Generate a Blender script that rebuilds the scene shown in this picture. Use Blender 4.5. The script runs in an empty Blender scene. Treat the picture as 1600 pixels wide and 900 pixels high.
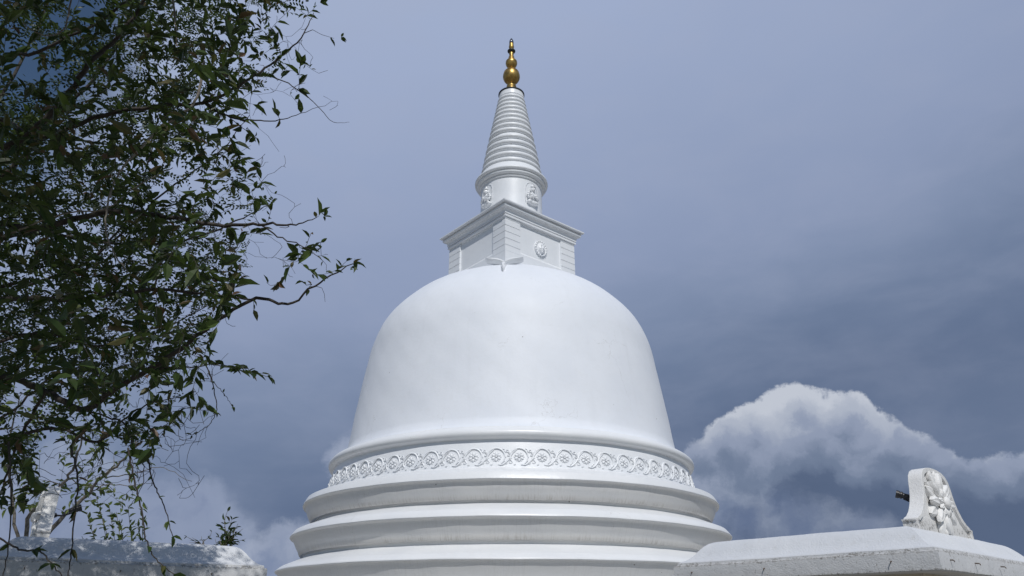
import bpy, bmesh, math, random
import numpy as np
from mathutils import Vector, Matrix
from math import sin, cos, tan, pi, radians, atan, atan2, sqrt

C = bpy.context.scene.collection
scene = bpy.context.scene
EYE = 1.6
PITCH = radians(24.5)
FPX = 1150.0                      # focal length in pixels of a 1600 px wide frame

# ------------------------------------------------------------------ camera
cam = bpy.data.cameras.new('camera')
cam.sensor_width = 36.0
cam.lens = FPX / 1600 * 36.0
cam.clip_start = 0.05
cam.clip_end = 20000
co = bpy.data.objects.new('camera', cam)
co.location = (0, 0, EYE)
co.rotation_euler = (pi / 2 + PITCH, 0, 0)
C.objects.link(co)
scene.camera = co

scene.view_settings.view_transform = 'Standard'
scene.view_settings.look = 'None'
scene.view_settings.exposure = -0.30
scene.view_settings.gamma = 1.0
scene.view_settings.use_curve_mapping = False

SUN_EL, SUN_AZ = radians(47), radians(10)      # behind the camera, a little to its right
SDIR = Vector((sin(SUN_AZ) * cos(SUN_EL), -cos(SUN_AZ) * cos(SUN_EL), sin(SUN_EL)))
sun = bpy.data.lights.new('sun', 'SUN')
sun.energy = 3.55
sun.angle = radians(0.53)
sun.color = (1.0, 0.98, 0.95)
so = bpy.data.objects.new('sun', sun)
so.rotation_euler = SDIR.to_track_quat('Z', 'Y').to_euler()
so.location = (0, -20, 30)
C.objects.link(so)


def lin(r, g, b):
    def f(c):
        c /= 255.0
        return c / 12.92 if c <= 0.04045 else ((c + 0.055) / 1.055) ** 2.4
    return (f(r), f(g), f(b), 1.0)


class NT:
    """small helper round a node tree"""
    def __init__(s, tree):
        s.t = tree; s.n = tree.nodes; s.l = tree.links

    def node(s, kind, **kw):
        n = s.n.new(kind)
        for k, v in kw.items(): setattr(n, k, v)
        return n

    def put(s, sock, v):
        if isinstance(v, bpy.types.NodeSocket): s.l.new(v, sock)
        elif v is not None: sock.default_value = v

    def math(s, op, a, b=None, c=None, clamp=False):
        n = s.node('ShaderNodeMath', operation=op); n.use_clamp = clamp
        s.put(n.inputs[0], a)
        if b is not None: s.put(n.inputs[1], b)
        if c is not None: s.put(n.inputs[2], c)
        return n.outputs[0]

    def vmath(s, op, a, b=None, scale=None):
        n = s.node('ShaderNodeVectorMath', operation=op)
        s.put(n.inputs[0], a)
        if b is not None: s.put(n.inputs[1], b)
        if scale is not None: s.put(n.inputs['Scale'], scale)
        return n.outputs['Value'] if op in ('DISTANCE', 'LENGTH', 'DOT_PRODUCT') else n.outputs[0]

    def mix(s, fac, a, b, mode='MIX'):
        n = s.node('ShaderNodeMix', data_type='RGBA', blend_type=mode)
        s.put(n.inputs[0], fac); s.put(n.inputs[6], a); s.put(n.inputs[7], b)
        return n.outputs[2]

    def noise(s, vec, scale, detail=3, rough=0.5, dist=0.0, out='Fac', lac=2.0):
        n = s.node('ShaderNodeTexNoise')
        s.put(n.inputs['Vector'], vec)
        n.inputs['Scale'].default_value = scale; n.inputs['Detail'].default_value = detail
        n.inputs['Roughness'].default_value = rough; n.inputs['Distortion'].default_value = dist
        n.inputs['Lacunarity'].default_value = lac
        return n.outputs[out]

    def rng(s, v, a, b, c=0.0, d=1.0, smooth=True):
        n = s.node('ShaderNodeMapRange', interpolation_type='SMOOTHSTEP' if smooth else 'LINEAR')
        s.put(n.inputs[0], v)
        for i, q in enumerate((a, b, c, d)): s.put(n.inputs[i + 1], q)
        return n.outputs[0]

    def comb(s, x, y, z=0.0):
        n = s.node('ShaderNodeCombineXYZ')
        for i, q in enumerate((x, y, z)): s.put(n.inputs[i], q)
        return n.outputs[0]

    def sep(s, v):
        n = s.node('ShaderNodeSeparateXYZ'); s.put(n.inputs[0], v)
        return n.outputs

    def ramp(s, fac, stops, mode='EASE'):
        n = s.node('ShaderNodeValToRGB'); n.color_ramp.interpolation = mode
        e = n.color_ramp.elements
        while len(e) < len(stops): e.new(0.5)
        for i, (p, c) in enumerate(stops): e[i].position = p; e[i].color = c
        s.put(n.inputs[0], fac)
        return n.outputs[0]


# ------------------------------------------------------------------ sky (world): blue sky under a thin stormy veil with cumulus near the horizon
def azel(px, py):
    """direction (azimuth, elevation) in radians of a spot of the sky"""
    a = (px - 800) / FPX; b = (450 - py) / FPX
    x, y, z = a, cos(PITCH) - b * sin(PITCH), sin(PITCH) + b * cos(PITCH)
    return atan2(x, y), atan2(z, sqrt(x * x + y * y))


world = bpy.data.worlds.new('World')
scene.world = world
world.use_nodes = True
W = NT(world.node_tree)
for n in list(W.n): W.n.remove(n)
wout = W.node('ShaderNodeOutputWorld')
tc = W.node('ShaderNodeTexCoord')
dirv = tc.outputs['Generated']
sx, sy, sz = W.sep(dirv)
az = W.math('ARCTAN2', sx, sy)
el = W.math('ARCSINE', sz)
uv = W.comb(az, el, 0.0)

# cauliflower warp of the coordinates for the cumulus outlines
wn = W.noise(uv, 10.0, 9, 0.66, out='Color')
warp = W.vmath('SCALE', W.vmath('SUBTRACT', wn, (0.5, 0.5, 0.5)), scale=0.085)
uvw = W.vmath('MULTIPLY', W.vmath('ADD', uv, warp), (1, 1, 0))


def blobs(lst, k=0.02):
    acc = None
    for px, py, r in lst:
        a, e = azel(px, py)
        d = W.math('SUBTRACT', W.vmath('DISTANCE', uvw, (a, e, 0)), r / FPX * cos(atan((450 - py) / FPX)) )
        acc = d if acc is None else W.math('SMOOTH_MIN', acc, d, k)
    return acc


# veil: brighter overhead, slate blue lower down, soft blotches
big = W.noise(W.vmath('MULTIPLY', uv, (1.0, 1.9, 1)), 2.6, 4, 0.5, 0.4)
mid = W.noise(W.vmath('MULTIPLY', uv, (1.0, 2.2, 1)), 7.0, 5, 0.55, 0.3)
elw = W.math('ADD', el, W.math('MULTIPLY', W.math('SUBTRACT', big, 0.5), 0.12))
elw = W.math('ADD', elw, W.math('MULTIPLY', W.math('SUBTRACT', mid, 0.5), 0.05))
elw = W.math('SUBTRACT', elw, W.math('MULTIPLY', az, 0.20))
veil = W.ramp(W.rng(elw, 0.0, 1.0, 0, 1, False), [
    (0.0, lin(104, 119, 146)), (0.18, lin(98, 114, 143)), (0.26, lin(110, 126, 155)), (0.34, lin(127, 142, 171)),
    (0.42, lin(140, 154, 184)), (0.52, lin(146, 160, 190)), (0.74, lin(158, 172, 202)), (1.0, lin(165, 178, 205))], 'LINEAR')
veil = W.mix(W.rng(mid, 0.35, 0.75, 0, 0.16), veil, lin(160, 168, 190))

# cumulus bank right of the stupa
main = blobs([(1245, 655, 52), (1320, 672, 62), (1185, 700, 62), (1130, 720, 50), (1100, 730, 40), (1390, 715, 55),
              (1445, 738, 56), (1505, 782, 54), (1575, 790, 62), (1650, 780, 66), (1270, 760, 105), (1380, 800, 90),
              (1180, 800, 70), (1500, 820, 70)])
nz = W.noise(uvw, 24.0, 5, 0.55)
nz2 = W.noise(uvw, 8.0, 4, 0.5)
m_main = W.rng(W.math('ADD', main, W.math('MULTIPLY', W.math('SUBTRACT', nz2, 0.5), 0.02)), 0.002, -0.006)
deep = W.math('ADD', W.math('MULTIPLY', main, -1.0), W.math('MULTIPLY', W.math('SUBTRACT', nz, 0.5), 0.075))
a0, e0 = azel(1250, 730)
low = W.math('ADD', W.math('MULTIPLY', W.math('SUBTRACT', e0, el), 0.72), W.math('MULTIPLY', W.math('SUBTRACT', nz2, 0.5), 0.07))
dd = W.math('ADD', deep, low)
c_main = W.ramp(W.rng(dd, -0.05, 0.17, 0, 1, False), [
    (0.0, lin(192, 198, 210)), (0.13, lin(172, 180, 196)), (0.26, lin(143, 154, 177)), (0.42, lin(112, 126, 151)), (0.60, lin(88, 103, 130)), (1.0, lin(77, 93, 120))])
# low grey puffs
puff = blobs([(1120, 800, 34), (1165, 815, 40), (1250, 825, 42), (1215, 795, 26), (1090, 835, 40), (1340, 850, 46)], 0.03)
m_puff = W.math('MULTIPLY', W.rng(W.math('ADD', puff, W.math('MULTIPLY', W.math('SUBTRACT', nz, 0.5), 0.05)), 0.014, -0.022), 0.62)
c_puff = W.ramp(W.rng(W.math('ADD', W.math('MULTIPLY', puff, -1), W.math('MULTIPLY', W.math('SUBTRACT', nz, .5), .1)), -0.03, 0.05, 0, 1, False),
                [(0.0, lin(150, 160, 180)), (1.0, lin(104, 119, 150))])
# soft cumulus low at the left
left = blobs([(310, 790, 48), (255, 810, 55), (180, 790, 50), (120, 760, 60), (60, 800, 70), (350, 840, 45), (200, 850, 70)], 0.03)
m_left = W.math('MULTIPLY', W.rng(W.math('ADD', left, W.math('MULTIPLY', W.math('SUBTRACT', nz2, 0.5), 0.06)), 0.010, -0.02), 0.85)
c_left = W.ramp(W.rng(W.math('ADD', W.math('MULTIPLY', left, -1), W.math('MULTIPLY', W.math('SUBTRACT', nz, .5), .09)), -0.03, 0.07, 0, 1, False),
                [(0.0, lin(168, 178, 198)), (0.5, lin(142, 154, 180)), (1.0, lin(116, 130, 162))])
lft2 = blobs([(440, 848, 30), (410, 872, 40), (465, 835, 20), (480, 880, 50), (545, 690, 20), (535, 708, 20), (560, 730, 34)], 0.012)
m_l2 = W.math('MULTIPLY', W.rng(lft2, 0.004, -0.012), 0.75)
c_l2 = W.ramp(W.rng(W.math('ADD', W.math('MULTIPLY', lft2, -1), W.math('MULTIPLY', W.math('SUBTRACT', nz, .5), .08)), -0.02, 0.05, 0, 1, False),
              [(0.0, lin(172, 181, 200)), (1.0, lin(124, 138, 168))])
col = W.mix(m_left, veil, c_left)
col = W.mix(m_l2, col, c_l2)
col = W.mix(m_main, col, c_main)
col = W.mix(m_puff, col, c_puff)

# hole in the veil at the upper left: clear blue
a1, e1 = azel(-40, -10)
hole = W.rng(W.math('ADD', W.vmath('DISTANCE', W.vmath('MULTIPLY', uv, (1, .8, 1)), (a1, e1 * .8, 0)),
                    W.math('MULTIPLY', W.math('SUBTRACT', mid, 0.5), 0.10)), 0.25, 0.12)

sky = W.node('ShaderNodeTexSky', sky_type='NISHITA')
sky.sun_disc = False
sky.sun_elevation = SUN_EL
sky.sun_rotation = pi - SUN_AZ
sky.air_density = 1.2; sky.dust_density = 0.1; sky.ozone_density = 5.0
bg1 = W.node('ShaderNodeBackground'); W.l.new(sky.outputs[0], bg1.inputs[0]); bg1.inputs[1].default_value = 0.065
bg2 = W.node('ShaderNodeBackground'); W.l.new(col, bg2.inputs[0]); bg2.inputs[1].default_value = 1.23
# the veil ends behind the viewer, where the sun stands in clear sky
clear = W.rng(W.math('ADD', sy, W.math('MULTIPLY', W.math('SUBTRACT', big, 0.5), 0.3)), 0.50, 0.05)
mx = W.node('ShaderNodeMixShader')
W.l.new(W.math('MAXIMUM', W.math('MULTIPLY', hole, 1.0), W.math('MULTIPLY', clear, 0.9)), mx.inputs[0])
W.l.new(bg2.outputs[0], mx.inputs[1]); W.l.new(bg1.outputs[0], mx.inputs[2])
W.l.new(mx.outputs[0], wout.inputs[0])

# ------------------------------------------------------------------ materials
def new_mat(name):
    m = bpy.data.materials.new(name); m.use_nodes = True
    t = NT(m.node_tree)
    return m, t, t.n['Principled BSDF']


def plaster(name, base=(0.80, 0.80, 0.79), rough=0.42, bump=0.004, streak_shade=False, speck=True, tint=0.05, grain=60.0, dirt_shade=False, spec=0.5):
    m, t, b = new_mat(name)
    tcn = t.node('ShaderNodeTexCoord'); P = tcn.outputs['Object']
    n1 = t.noise(P, 0.9, 4, 0.55)
    n2 = t.noise(P, 7.0, 4, 0.6)
    c = t.mix(t.rng(n1, 0.35, 0.7, 0, 1), tuple(x * (1 + tint * .3) for x in base) + (1,), (base[0] * (1 - tint), base[1] * (1 - tint * .85), base[2] * (1 - tint * .6), 1))
    c = t.mix(t.rng(n2, 0.45, 0.8, 0, 0.25), c, (base[0] * .9, base[1] * .89, base[2] * .86, 1))
    x, y, z = t.sep(P)
    ang = t.math('ARCTAN2', x, y)
    cyl = t.comb(t.math('MULTIPLY', ang, 5.0), t.math('MULTIPLY', z, 0.10), 0.0)
    if not streak_shade and not dirt_shade:
        s0 = t.noise(cyl, 3.0, 4, 0.6)      # rain-washed faint vertical runs
        c = t.mix(t.rng(s0, 0.52, 0.75, 0, 0.22), c, (base[0] * .86, base[1] * .86, base[2] * .86, 1))
    if streak_shade:
        at = t.node('ShaderNodeAttribute', attribute_name='streak_shade').outputs['Fac']
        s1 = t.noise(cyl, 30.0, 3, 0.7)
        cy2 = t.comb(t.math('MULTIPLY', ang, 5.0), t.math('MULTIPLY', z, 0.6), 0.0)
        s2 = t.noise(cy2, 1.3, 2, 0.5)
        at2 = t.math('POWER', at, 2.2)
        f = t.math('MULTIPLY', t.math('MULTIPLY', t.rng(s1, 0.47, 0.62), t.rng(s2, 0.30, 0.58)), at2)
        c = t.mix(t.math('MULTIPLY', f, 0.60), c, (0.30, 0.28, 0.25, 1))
        c = t.mix(t.math('MULTIPLY', at, 0.55), c, (0.47, 0.44, 0.395, 1))  # warm grey tint: shade of the undersides put into the moulding colour
    if speck:
        v = t.node('ShaderNodeTexVoronoi', feature='F1'); t.put(v.inputs['Vector'], P); v.inputs['Scale'].default_value = 3.4
        sel = t.math('GREATER_THAN', t.sep(v.outputs['Color'])[0], 0.86)
        wob = t.math('MULTIPLY', t.noise(P, 40, 2), 0.06)
        dot = t.math('LESS_THAN', t.math('ADD', v.outputs['Distance'], wob), 0.075)
        c = t.mix(t.math('MULTIPLY', t.math('MULTIPLY', sel, dot), 0.8), c, (0.16, 0.14, 0.12, 1))
        # hairline cracks, only in a few places
        wv = t.vmath('ADD', P, t.vmath('SCALE', t.noise(P, 3.5, 4, 0.6, out='Color'), scale=0.5))
        ve = t.node('ShaderNodeTexVoronoi', feature='DISTANCE_TO_EDGE'); t.put(ve.inputs['Vector'], wv); ve.inputs['Scale'].default_value = 0.75
        crack = t.math('MULTIPLY', t.math('LESS_THAN', ve.outputs['Distance'], 0.003), t.rng(t.noise(P, 0.8, 2), 0.56, 0.62))
        c = t.mix(t.math('MULTIPLY', crack, 0.25), c, (0.3, 0.27, 0.24, 1))
    if dirt_shade:
        at = t.node('ShaderNodeAttribute', attribute_name='dirt_shade').outputs['Fac']
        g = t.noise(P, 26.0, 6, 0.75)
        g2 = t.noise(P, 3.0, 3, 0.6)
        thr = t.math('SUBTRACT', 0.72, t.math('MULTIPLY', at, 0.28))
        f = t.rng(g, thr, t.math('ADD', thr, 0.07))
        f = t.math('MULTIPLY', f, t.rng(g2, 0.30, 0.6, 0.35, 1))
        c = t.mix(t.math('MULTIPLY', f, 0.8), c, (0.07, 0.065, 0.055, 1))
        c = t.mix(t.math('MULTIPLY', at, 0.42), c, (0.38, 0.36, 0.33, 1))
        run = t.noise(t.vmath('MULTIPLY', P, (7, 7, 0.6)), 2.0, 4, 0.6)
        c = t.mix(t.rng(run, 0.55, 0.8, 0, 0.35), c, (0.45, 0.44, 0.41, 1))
    t.put(b.inputs['Base Color'], c)
    b.inputs['Roughness'].default_value = rough
    b.inputs['Specular IOR Level'].default_value = spec
    bp = t.node('ShaderNodeBump'); bp.inputs['Strength'].default_value = 1.0; bp.inputs['Distance'].default_value = bump
    h = t.math('ADD', t.noise(P, grain, 4, 0.6), t.math('MULTIPLY', t.noise(P, grain / 12, 3, 0.5), 2.0))
    t.put(bp.inputs['Height'], h); t.l.new(bp.outputs[0], b.inputs['Normal'])
    return m


def simple(name, colr, rough=0.5, metal=0.0, bump=0.0, scale=30, var=0.2, spec=0.5):
    m, t, b = new_mat(name)
    P = t.node('ShaderNodeTexCoord').outputs['Object']
    n = t.noise(P, scale, 4, 0.6)
    c = t.mix(t.rng(n, 0.3, 0.7), tuple(x * (1 - var) for x in colr) + (1,), tuple(min(1, x * (1 + var)) for x in colr) + (1,))
    t.put(b.inputs['Base Color'], c)
    b.inputs['Roughness'].default_value = rough; b.inputs['Metallic'].default_value = metal
    b.inputs['Specular IOR Level'].default_value = spec
    if bump:
        bp = t.node('ShaderNodeBump'); bp.inputs['Distance'].default_value = bump
        t.put(bp.inputs['Height'], n); t.l.new(bp.outputs[0], b.inputs['Normal'])
    return m


M_DOME = plaster('dome_paint', (0.755, 0.78, 0.825), spec=0.25, rough=0.50, bump=0.0025, tint=0.035, grain=14)
M_WHITE = plaster('white_paint', (0.765, 0.785, 0.81), rough=0.4, bump=0.003, grain=24)
M_MOULD = plaster('moulding_paint', (0.765, 0.775, 0.785), rough=0.36, bump=0.004, streak_shade=True, grain=16)
M_RELIEF = plaster('relief_paint', (0.775, 0.79, 0.81), rough=0.35, bump=0.002, speck=False, grain=60)
M_STUCCO = plaster('weathered_stucco', (0.635, 0.65, 0.675), rough=0.75, bump=0.006, speck=False, dirt_shade=True, grain=60, spec=0.3)
M_PLAQUE = plaster('plaque_paint', (0.78, 0.775, 0.765), rough=0.55, bump=0.005, speck=False, dirt_shade=True, grain=40, spec=0.4)
M_WALL = simple('cream_wall', (0.55, 0.50, 0.42), 0.85, bump=0.006, scale=18, var=0.07)
M_GOLD = simple('aged_brass', (0.42, 0.275, 0.085), 0.40, metal=0.8, bump=0.002, scale=9, var=0.3)
M_DARK = simple('dark_metal', (0.035, 0.038, 0.035), 0.5, metal=0.4, var=0.3)
M_GEM = simple('grey_crystal', (0.10, 0.11, 0.14), 0.15, metal=0.3, var=0.2)
M_LAMP = simple('black_plastic', (0.018, 0.018, 0.02), 0.4, var=0.2)
M_GLASS = simple('lamp_lens', (0.08, 0.085, 0.09), 0.12, var=0.1)
M_NAIL = simple('rusty_steel', (0.14, 0.11, 0.09), 0.6, metal=0.4, var=0.4)
M_GROUND = simple('sandy_ground', (0.23, 0.21, 0.175), 0.95, bump=0.02, scale=3, var=0.12)
M_PAVE = simple('stone_paving', (0.25, 0.235, 0.205), 0.9, bump=0.01, scale=2.2, var=0.1)


def bark(name, a, bcol, scale=18):
    m, t, b = new_mat(name)
    P = t.node('ShaderNodeTexCoord').outputs['Object']
    n = t.noise(t.vmath('MULTIPLY', P, (1, 1, 1)), scale, 5, 0.65)
    t.put(b.inputs['Base Color'], t.mix(t.rng(n, 0.35, 0.68), a + (1,), bcol + (1,)))
    b.inputs['Roughness'].default_value = 0.85
    bp = t.node('ShaderNodeBump'); bp.inputs['Distance'].default_value = 0.008
    t.put(bp.inputs['Height'], n); t.l.new(bp.outputs[0], b.inputs['Normal'])
    return m


def leafmat(name, stops, rough=0.45, trans=0.28):
    m, t, b = new_mat(name)
    at = t.node('ShaderNodeAttribute', attribute_name='rnd').outputs['Fac']
    P = t.node('ShaderNodeTexCoord').outputs['Object']
    c = t.ramp(at, stops, 'LINEAR')
    c = t.mix(t.rng(t.noise(P, 45, 3), 0.4, 0.75, 0, 0.45), c, (0.035, 0.045, 0.012, 1))
    t.put(b.inputs['Base Color'], c)
    b.inputs['Roughness'].default_value = rough
    b.inputs['Specular IOR Level'].default_value = 0.35
    tr = t.node('ShaderNodeBsdfTranslucent')
    t.put(tr.inputs[0], t.mix(0.5, c, (0.10, 0.16, 0.02, 1)))
    ms = t.node('ShaderNodeMixShader'); ms.inputs[0].default_value = trans
    t.l.new(b.outputs[0], ms.inputs[1]); t.l.new(tr.outputs[0], ms.inputs[2])
    t.l.new(ms.outputs[0], t.n['Material Output'].inputs[0])
    return m


M_BARK = bark('dark_bark', (0.022, 0.018, 0.015), (0.06, 0.052, 0.044))
M_BARK2 = bark('grey_bark', (0.10, 0.09, 0.075), (0.22, 0.20, 0.17), 30)
M_VINE = bark('pale_vine_bark', (0.15, 0.13, 0.11), (0.28, 0.25, 0.21), 40)
M_LEAF = leafmat('broad_leaf', [(0.0, (0.014, 0.029, 0.008, 1)), (0.55, (0.038, 0.068, 0.016, 1)), (0.86, (0.075, 0.115, 0.028, 1)), (0.93, (0.11, 0.10, 0.04, 1)), (1.0, (0.13, 0.065, 0.045, 1))])
M_FINE = leafmat('fine_leaf', [(0.0, (0.013, 0.028, 0.012, 1)), (0.7, (0.028, 0.052, 0.018, 1)), (1.0, (0.06, 0.09, 0.03, 1))], trans=0.22)
M_BRIGHT = leafmat('young_leaf', [(0.0, (0.06, 0.095, 0.022, 1)), (0.7, (0.12, 0.17, 0.04, 1)), (1.0, (0.18, 0.22, 0.06, 1))], trans=0.35)


# ------------------------------------------------------------------ mesh helpers
def link(name, me, mat, parent=None, smooth=None, loc=None):
    o = bpy.data.objects.new(name, me)
    if mat is not None: me.materials.append(mat)
    C.objects.link(o)
    if parent is not None: o.parent = parent
    if smooth is not None:
        for p in me.polygons: p.use_smooth = True
        me.set_sharp_from_angle(angle=radians(smooth))
    if loc is not None: o.location = loc
    return o


def bmlink(name, bm, mat, parent=None, smooth=None, loc=None):
    me = bpy.data.meshes.new(name)
    bmesh.ops.recalc_face_normals(bm, faces=bm.faces)
    bm.to_mesh(me); bm.free()
    return link(name, me, mat, parent, smooth, loc)


def thing(name, label, cat, loc=(0, 0, 0), rotz=0, group=None):
    o = bpy.data.objects.new(name, None); C.objects.link(o)
    o.empty_display_size = 0.3
    o.location = loc; o.rotation_euler = (0, 0, rotz)
    o['label'] = label; o['category'] = cat
    if group: o['group'] = group
    return o


def wob(a, seed, amp):
    return amp * (sin(3 * a + seed) + .7 * sin(7 * a + 2.1 * seed) + .5 * sin(17 * a + 3.3 * seed) + .35 * sin(41 * a + 5 * seed))


def lathe(prof, seg=192, close_top=False, close_bot=False, wamp=0.0, seed=1.0, attr=None):
    """prof: (R, H) or (R, H, value) from bottom to top or reverse"""
    verts = []; vals = []
    for pt in prof:
        R, H = pt[0], pt[1]
        for j in range(seg):
            a = 2 * pi * j / seg
            d = wob(a, seed + H * 2.0, wamp) if wamp else 0
            verts.append(((R + d) * sin(a), -(R + d) * cos(a), H + (wob(a, seed * 3 + 1.7, wamp * .8) if wamp else 0)))
            vals.append(pt[2] if len(pt) > 2 else 0.0)
    faces = []
    n = len(prof)
    for i in range(n - 1):
        for j in range(seg):
            k = (j + 1) % seg
            faces.append((i * seg + j, i * seg + k, (i + 1) * seg + k, (i + 1) * seg + j))
    if close_bot: faces.append(tuple(range(seg))[::-1])
    if close_top: faces.append(tuple((n - 1) * seg + j for j in range(seg)))
    me = bpy.data.meshes.new('m')
    me.from_pydata(verts, [], faces)
    bm = bmesh.new(); bm.from_mesh(me); bmesh.ops.recalc_face_normals(bm, faces=bm.faces); bm.to_mesh(me); bm.free()
    if attr:
        at = me.attributes.new(attr, 'FLOAT', 'POINT')
        at.data.foreach_set('value', vals)
    return me


def catmull(P, n=10):
    P = [Vector(p) for p in P]
    P = [2 * P[0] - P[1]] + P + [2 * P[-1] - P[-2]]
    out = []
    for i in range(1, len(P) - 2):
        a, b, c, d = P[i - 1:i + 3]
        for k in range(n):
            t = k / n
            out.append(.5 * ((2 * b) + (c - a) * t + (2 * a - 5 * b + 4 * c - d) * t * t + (3 * b - a - 3 * c + d) * t ** 3))
    out.append(P[-2])
    return out


def tube(bm, pts, rads, seg=6, caps=True):
    pts = [Vector(p) for p in pts]
    rings = []
    n = len(pts)
    up = Vector((0.13, 0.27, 0.95))
    for i, p in enumerate(pts):
        d = (pts[min(i + 1, n - 1)] - pts[max(i - 1, 0)])
        if d.length < 1e-9: d = Vector((0, 0, 1))
        d.normalize()
        s = d.cross(up)
        if s.length < 0.05: s = d.cross(Vector((1, 0, 0)))
        s.normalize(); u = s.cross(d)
        r = rads[i] if hasattr(rads, '__len__') else rads
        rings.append([bm.verts.new(p + (s * cos(2 * pi * k / seg) + u * sin(2 * pi * k / seg)) * r) for k in range(seg)])
    for i in range(n - 1):
        for k in range(seg):
            bm.faces.new((rings[i][k], rings[i][(k + 1) % seg], rings[i + 1][(k + 1) % seg], rings[i + 1][k]))
    if caps:
        bm.faces.new(rings[0][::-1]); bm.faces.new(rings[-1])


def box(bm, x0, x1, y0, y1, z0, z1, bev=0.0):
    v = [bm.verts.new((x, y, z)) for x in (x0, x1) for y in (y0, y1) for z in (z0, z1)]
    f = [(0, 1, 3, 2), (4, 6, 7, 5), (0, 4, 5, 1), (2, 3, 7, 6), (0, 2, 6, 4), (1, 5, 7, 3)]
    fs = [bm.faces.new([v[i] for i in q]) for q in f]
    if bev:
        es = list({e for q in fs for e in q.edges})
        bmesh.ops.bevel(bm, geom=es, offset=bev, segments=2, affect='EDGES', profile=0.5)


def ellipsoid(bm, c, r, sub=2, rot=None):
    m = Matrix.Translation(Vector(c))
    if rot is not None: m = m @ rot
    m = m @ Matrix.Diagonal((r[0], r[1], r[2], 1))
    bmesh.ops.create_icosphere(bm, subdivisions=sub, radius=1.0, matrix=m)


def at(px, py, Y):
    """a point of the place at depth Y in front of the camera position"""
    a = (px - 800) / FPX; b = (450 - py) / FPX
    x, y, z = a, cos(PITCH) - b * sin(PITCH), sin(PITCH) + b * cos(PITCH)
    return Vector((x * Y / y, Y, z * Y / y + EYE))


# ------------------------------------------------------------------ ground
def grid_sheet(name, half, n, mat, z=0.0):
    bm = bmesh.new()
    bmesh.ops.create_grid(bm, x_segments=n, y_segments=n, size=half)
    o = bmlink(name, bm, mat, None, None, (0, 0, z))
    o['kind'] = 'structure'
    return o


grid_sheet('ground', 6000, 8, M_GROUND)
bm = bmesh.new(); box(bm, -11, 11, -11, 11, 0, 0.12, 0.02)
pv = bmlink('terrace', bm, M_PAVE, None, None, (0, 20, 0)); pv['kind'] = 'structure'

# ------------------------------------------------------------------ stupa
SX, SY = -0.02, 20.0
stupa = thing('stupa', 'large white bell shaped stupa with floral frieze, square chamber, ringed spire and gold finial', 'stupa', (SX, SY, EYE))


def slope_pts(pts, n=6):
    """smooth run through profile points (R,H,val)"""
    q = catmull([(p[0], p[1], p[2] if len(p) > 2 else 0) for p in pts], n)
    return [(v.x, v.y, max(0, min(1, v.z))) for v in q]


# lowest tiers down to the ground
pl = [(6.6, -1.48), (6.6, -1.2), (6.5, -1.14), (6.42, -0.9), (6.30, -0.6), (6.30, -0.45)]
base = [(6.45, -1.48, 0), (6.45, -1.10, 0), (6.38, -1.04, 0), (6.10, -0.96, 0)]
link('plinth', lathe(base + [(5.9, -0.95, 0)], 192, wamp=0.004, attr='streak_shade'), M_MOULD, stupa, 35)


def tier(z0, R0, zbot, Rlip, prof_under, seed):
    pass


def moulding(top, lip, under, seed):
    """top: sloped upper face; lip: near vertical edge; under: ogee below; all (R,H,val) from top to bottom"""
    prof = top + lip + under
    return lathe(prof[::-1], 256, wamp=0.0042, seed=seed, attr='streak_shade')


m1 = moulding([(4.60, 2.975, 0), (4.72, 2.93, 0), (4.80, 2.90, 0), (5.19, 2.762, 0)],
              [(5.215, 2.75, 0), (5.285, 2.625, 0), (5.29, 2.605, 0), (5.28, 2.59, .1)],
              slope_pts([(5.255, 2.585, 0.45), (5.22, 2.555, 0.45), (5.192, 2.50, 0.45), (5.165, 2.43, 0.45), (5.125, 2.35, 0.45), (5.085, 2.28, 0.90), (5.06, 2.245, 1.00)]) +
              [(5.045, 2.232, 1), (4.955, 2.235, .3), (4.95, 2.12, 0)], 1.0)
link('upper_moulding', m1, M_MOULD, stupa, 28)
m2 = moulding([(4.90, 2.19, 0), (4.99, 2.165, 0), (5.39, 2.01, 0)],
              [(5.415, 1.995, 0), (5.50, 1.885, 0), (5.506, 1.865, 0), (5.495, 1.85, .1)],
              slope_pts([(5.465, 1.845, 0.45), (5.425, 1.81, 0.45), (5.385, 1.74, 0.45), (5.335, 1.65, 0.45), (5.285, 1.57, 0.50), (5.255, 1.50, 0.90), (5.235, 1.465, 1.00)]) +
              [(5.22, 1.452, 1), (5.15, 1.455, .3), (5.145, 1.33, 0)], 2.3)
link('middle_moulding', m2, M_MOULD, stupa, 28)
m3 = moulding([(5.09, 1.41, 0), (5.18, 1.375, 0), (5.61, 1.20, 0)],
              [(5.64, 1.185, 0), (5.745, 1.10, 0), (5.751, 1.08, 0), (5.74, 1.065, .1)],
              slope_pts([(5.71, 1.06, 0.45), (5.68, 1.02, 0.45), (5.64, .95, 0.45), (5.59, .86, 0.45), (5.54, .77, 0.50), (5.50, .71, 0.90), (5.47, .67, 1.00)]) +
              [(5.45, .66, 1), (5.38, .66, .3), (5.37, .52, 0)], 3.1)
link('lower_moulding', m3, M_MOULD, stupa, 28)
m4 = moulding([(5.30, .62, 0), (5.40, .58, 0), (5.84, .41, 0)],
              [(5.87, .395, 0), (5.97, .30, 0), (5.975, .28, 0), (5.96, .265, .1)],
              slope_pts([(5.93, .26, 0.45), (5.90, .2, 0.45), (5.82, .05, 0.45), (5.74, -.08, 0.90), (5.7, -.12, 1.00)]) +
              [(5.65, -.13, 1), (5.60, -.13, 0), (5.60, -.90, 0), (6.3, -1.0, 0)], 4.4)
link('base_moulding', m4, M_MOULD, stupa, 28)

# drum wall that carries the frieze, and its relief
def wall_R(h):          # outer radius of the drum wall at height h
    return 4.735 - (h - 2.92) * 0.165


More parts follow.
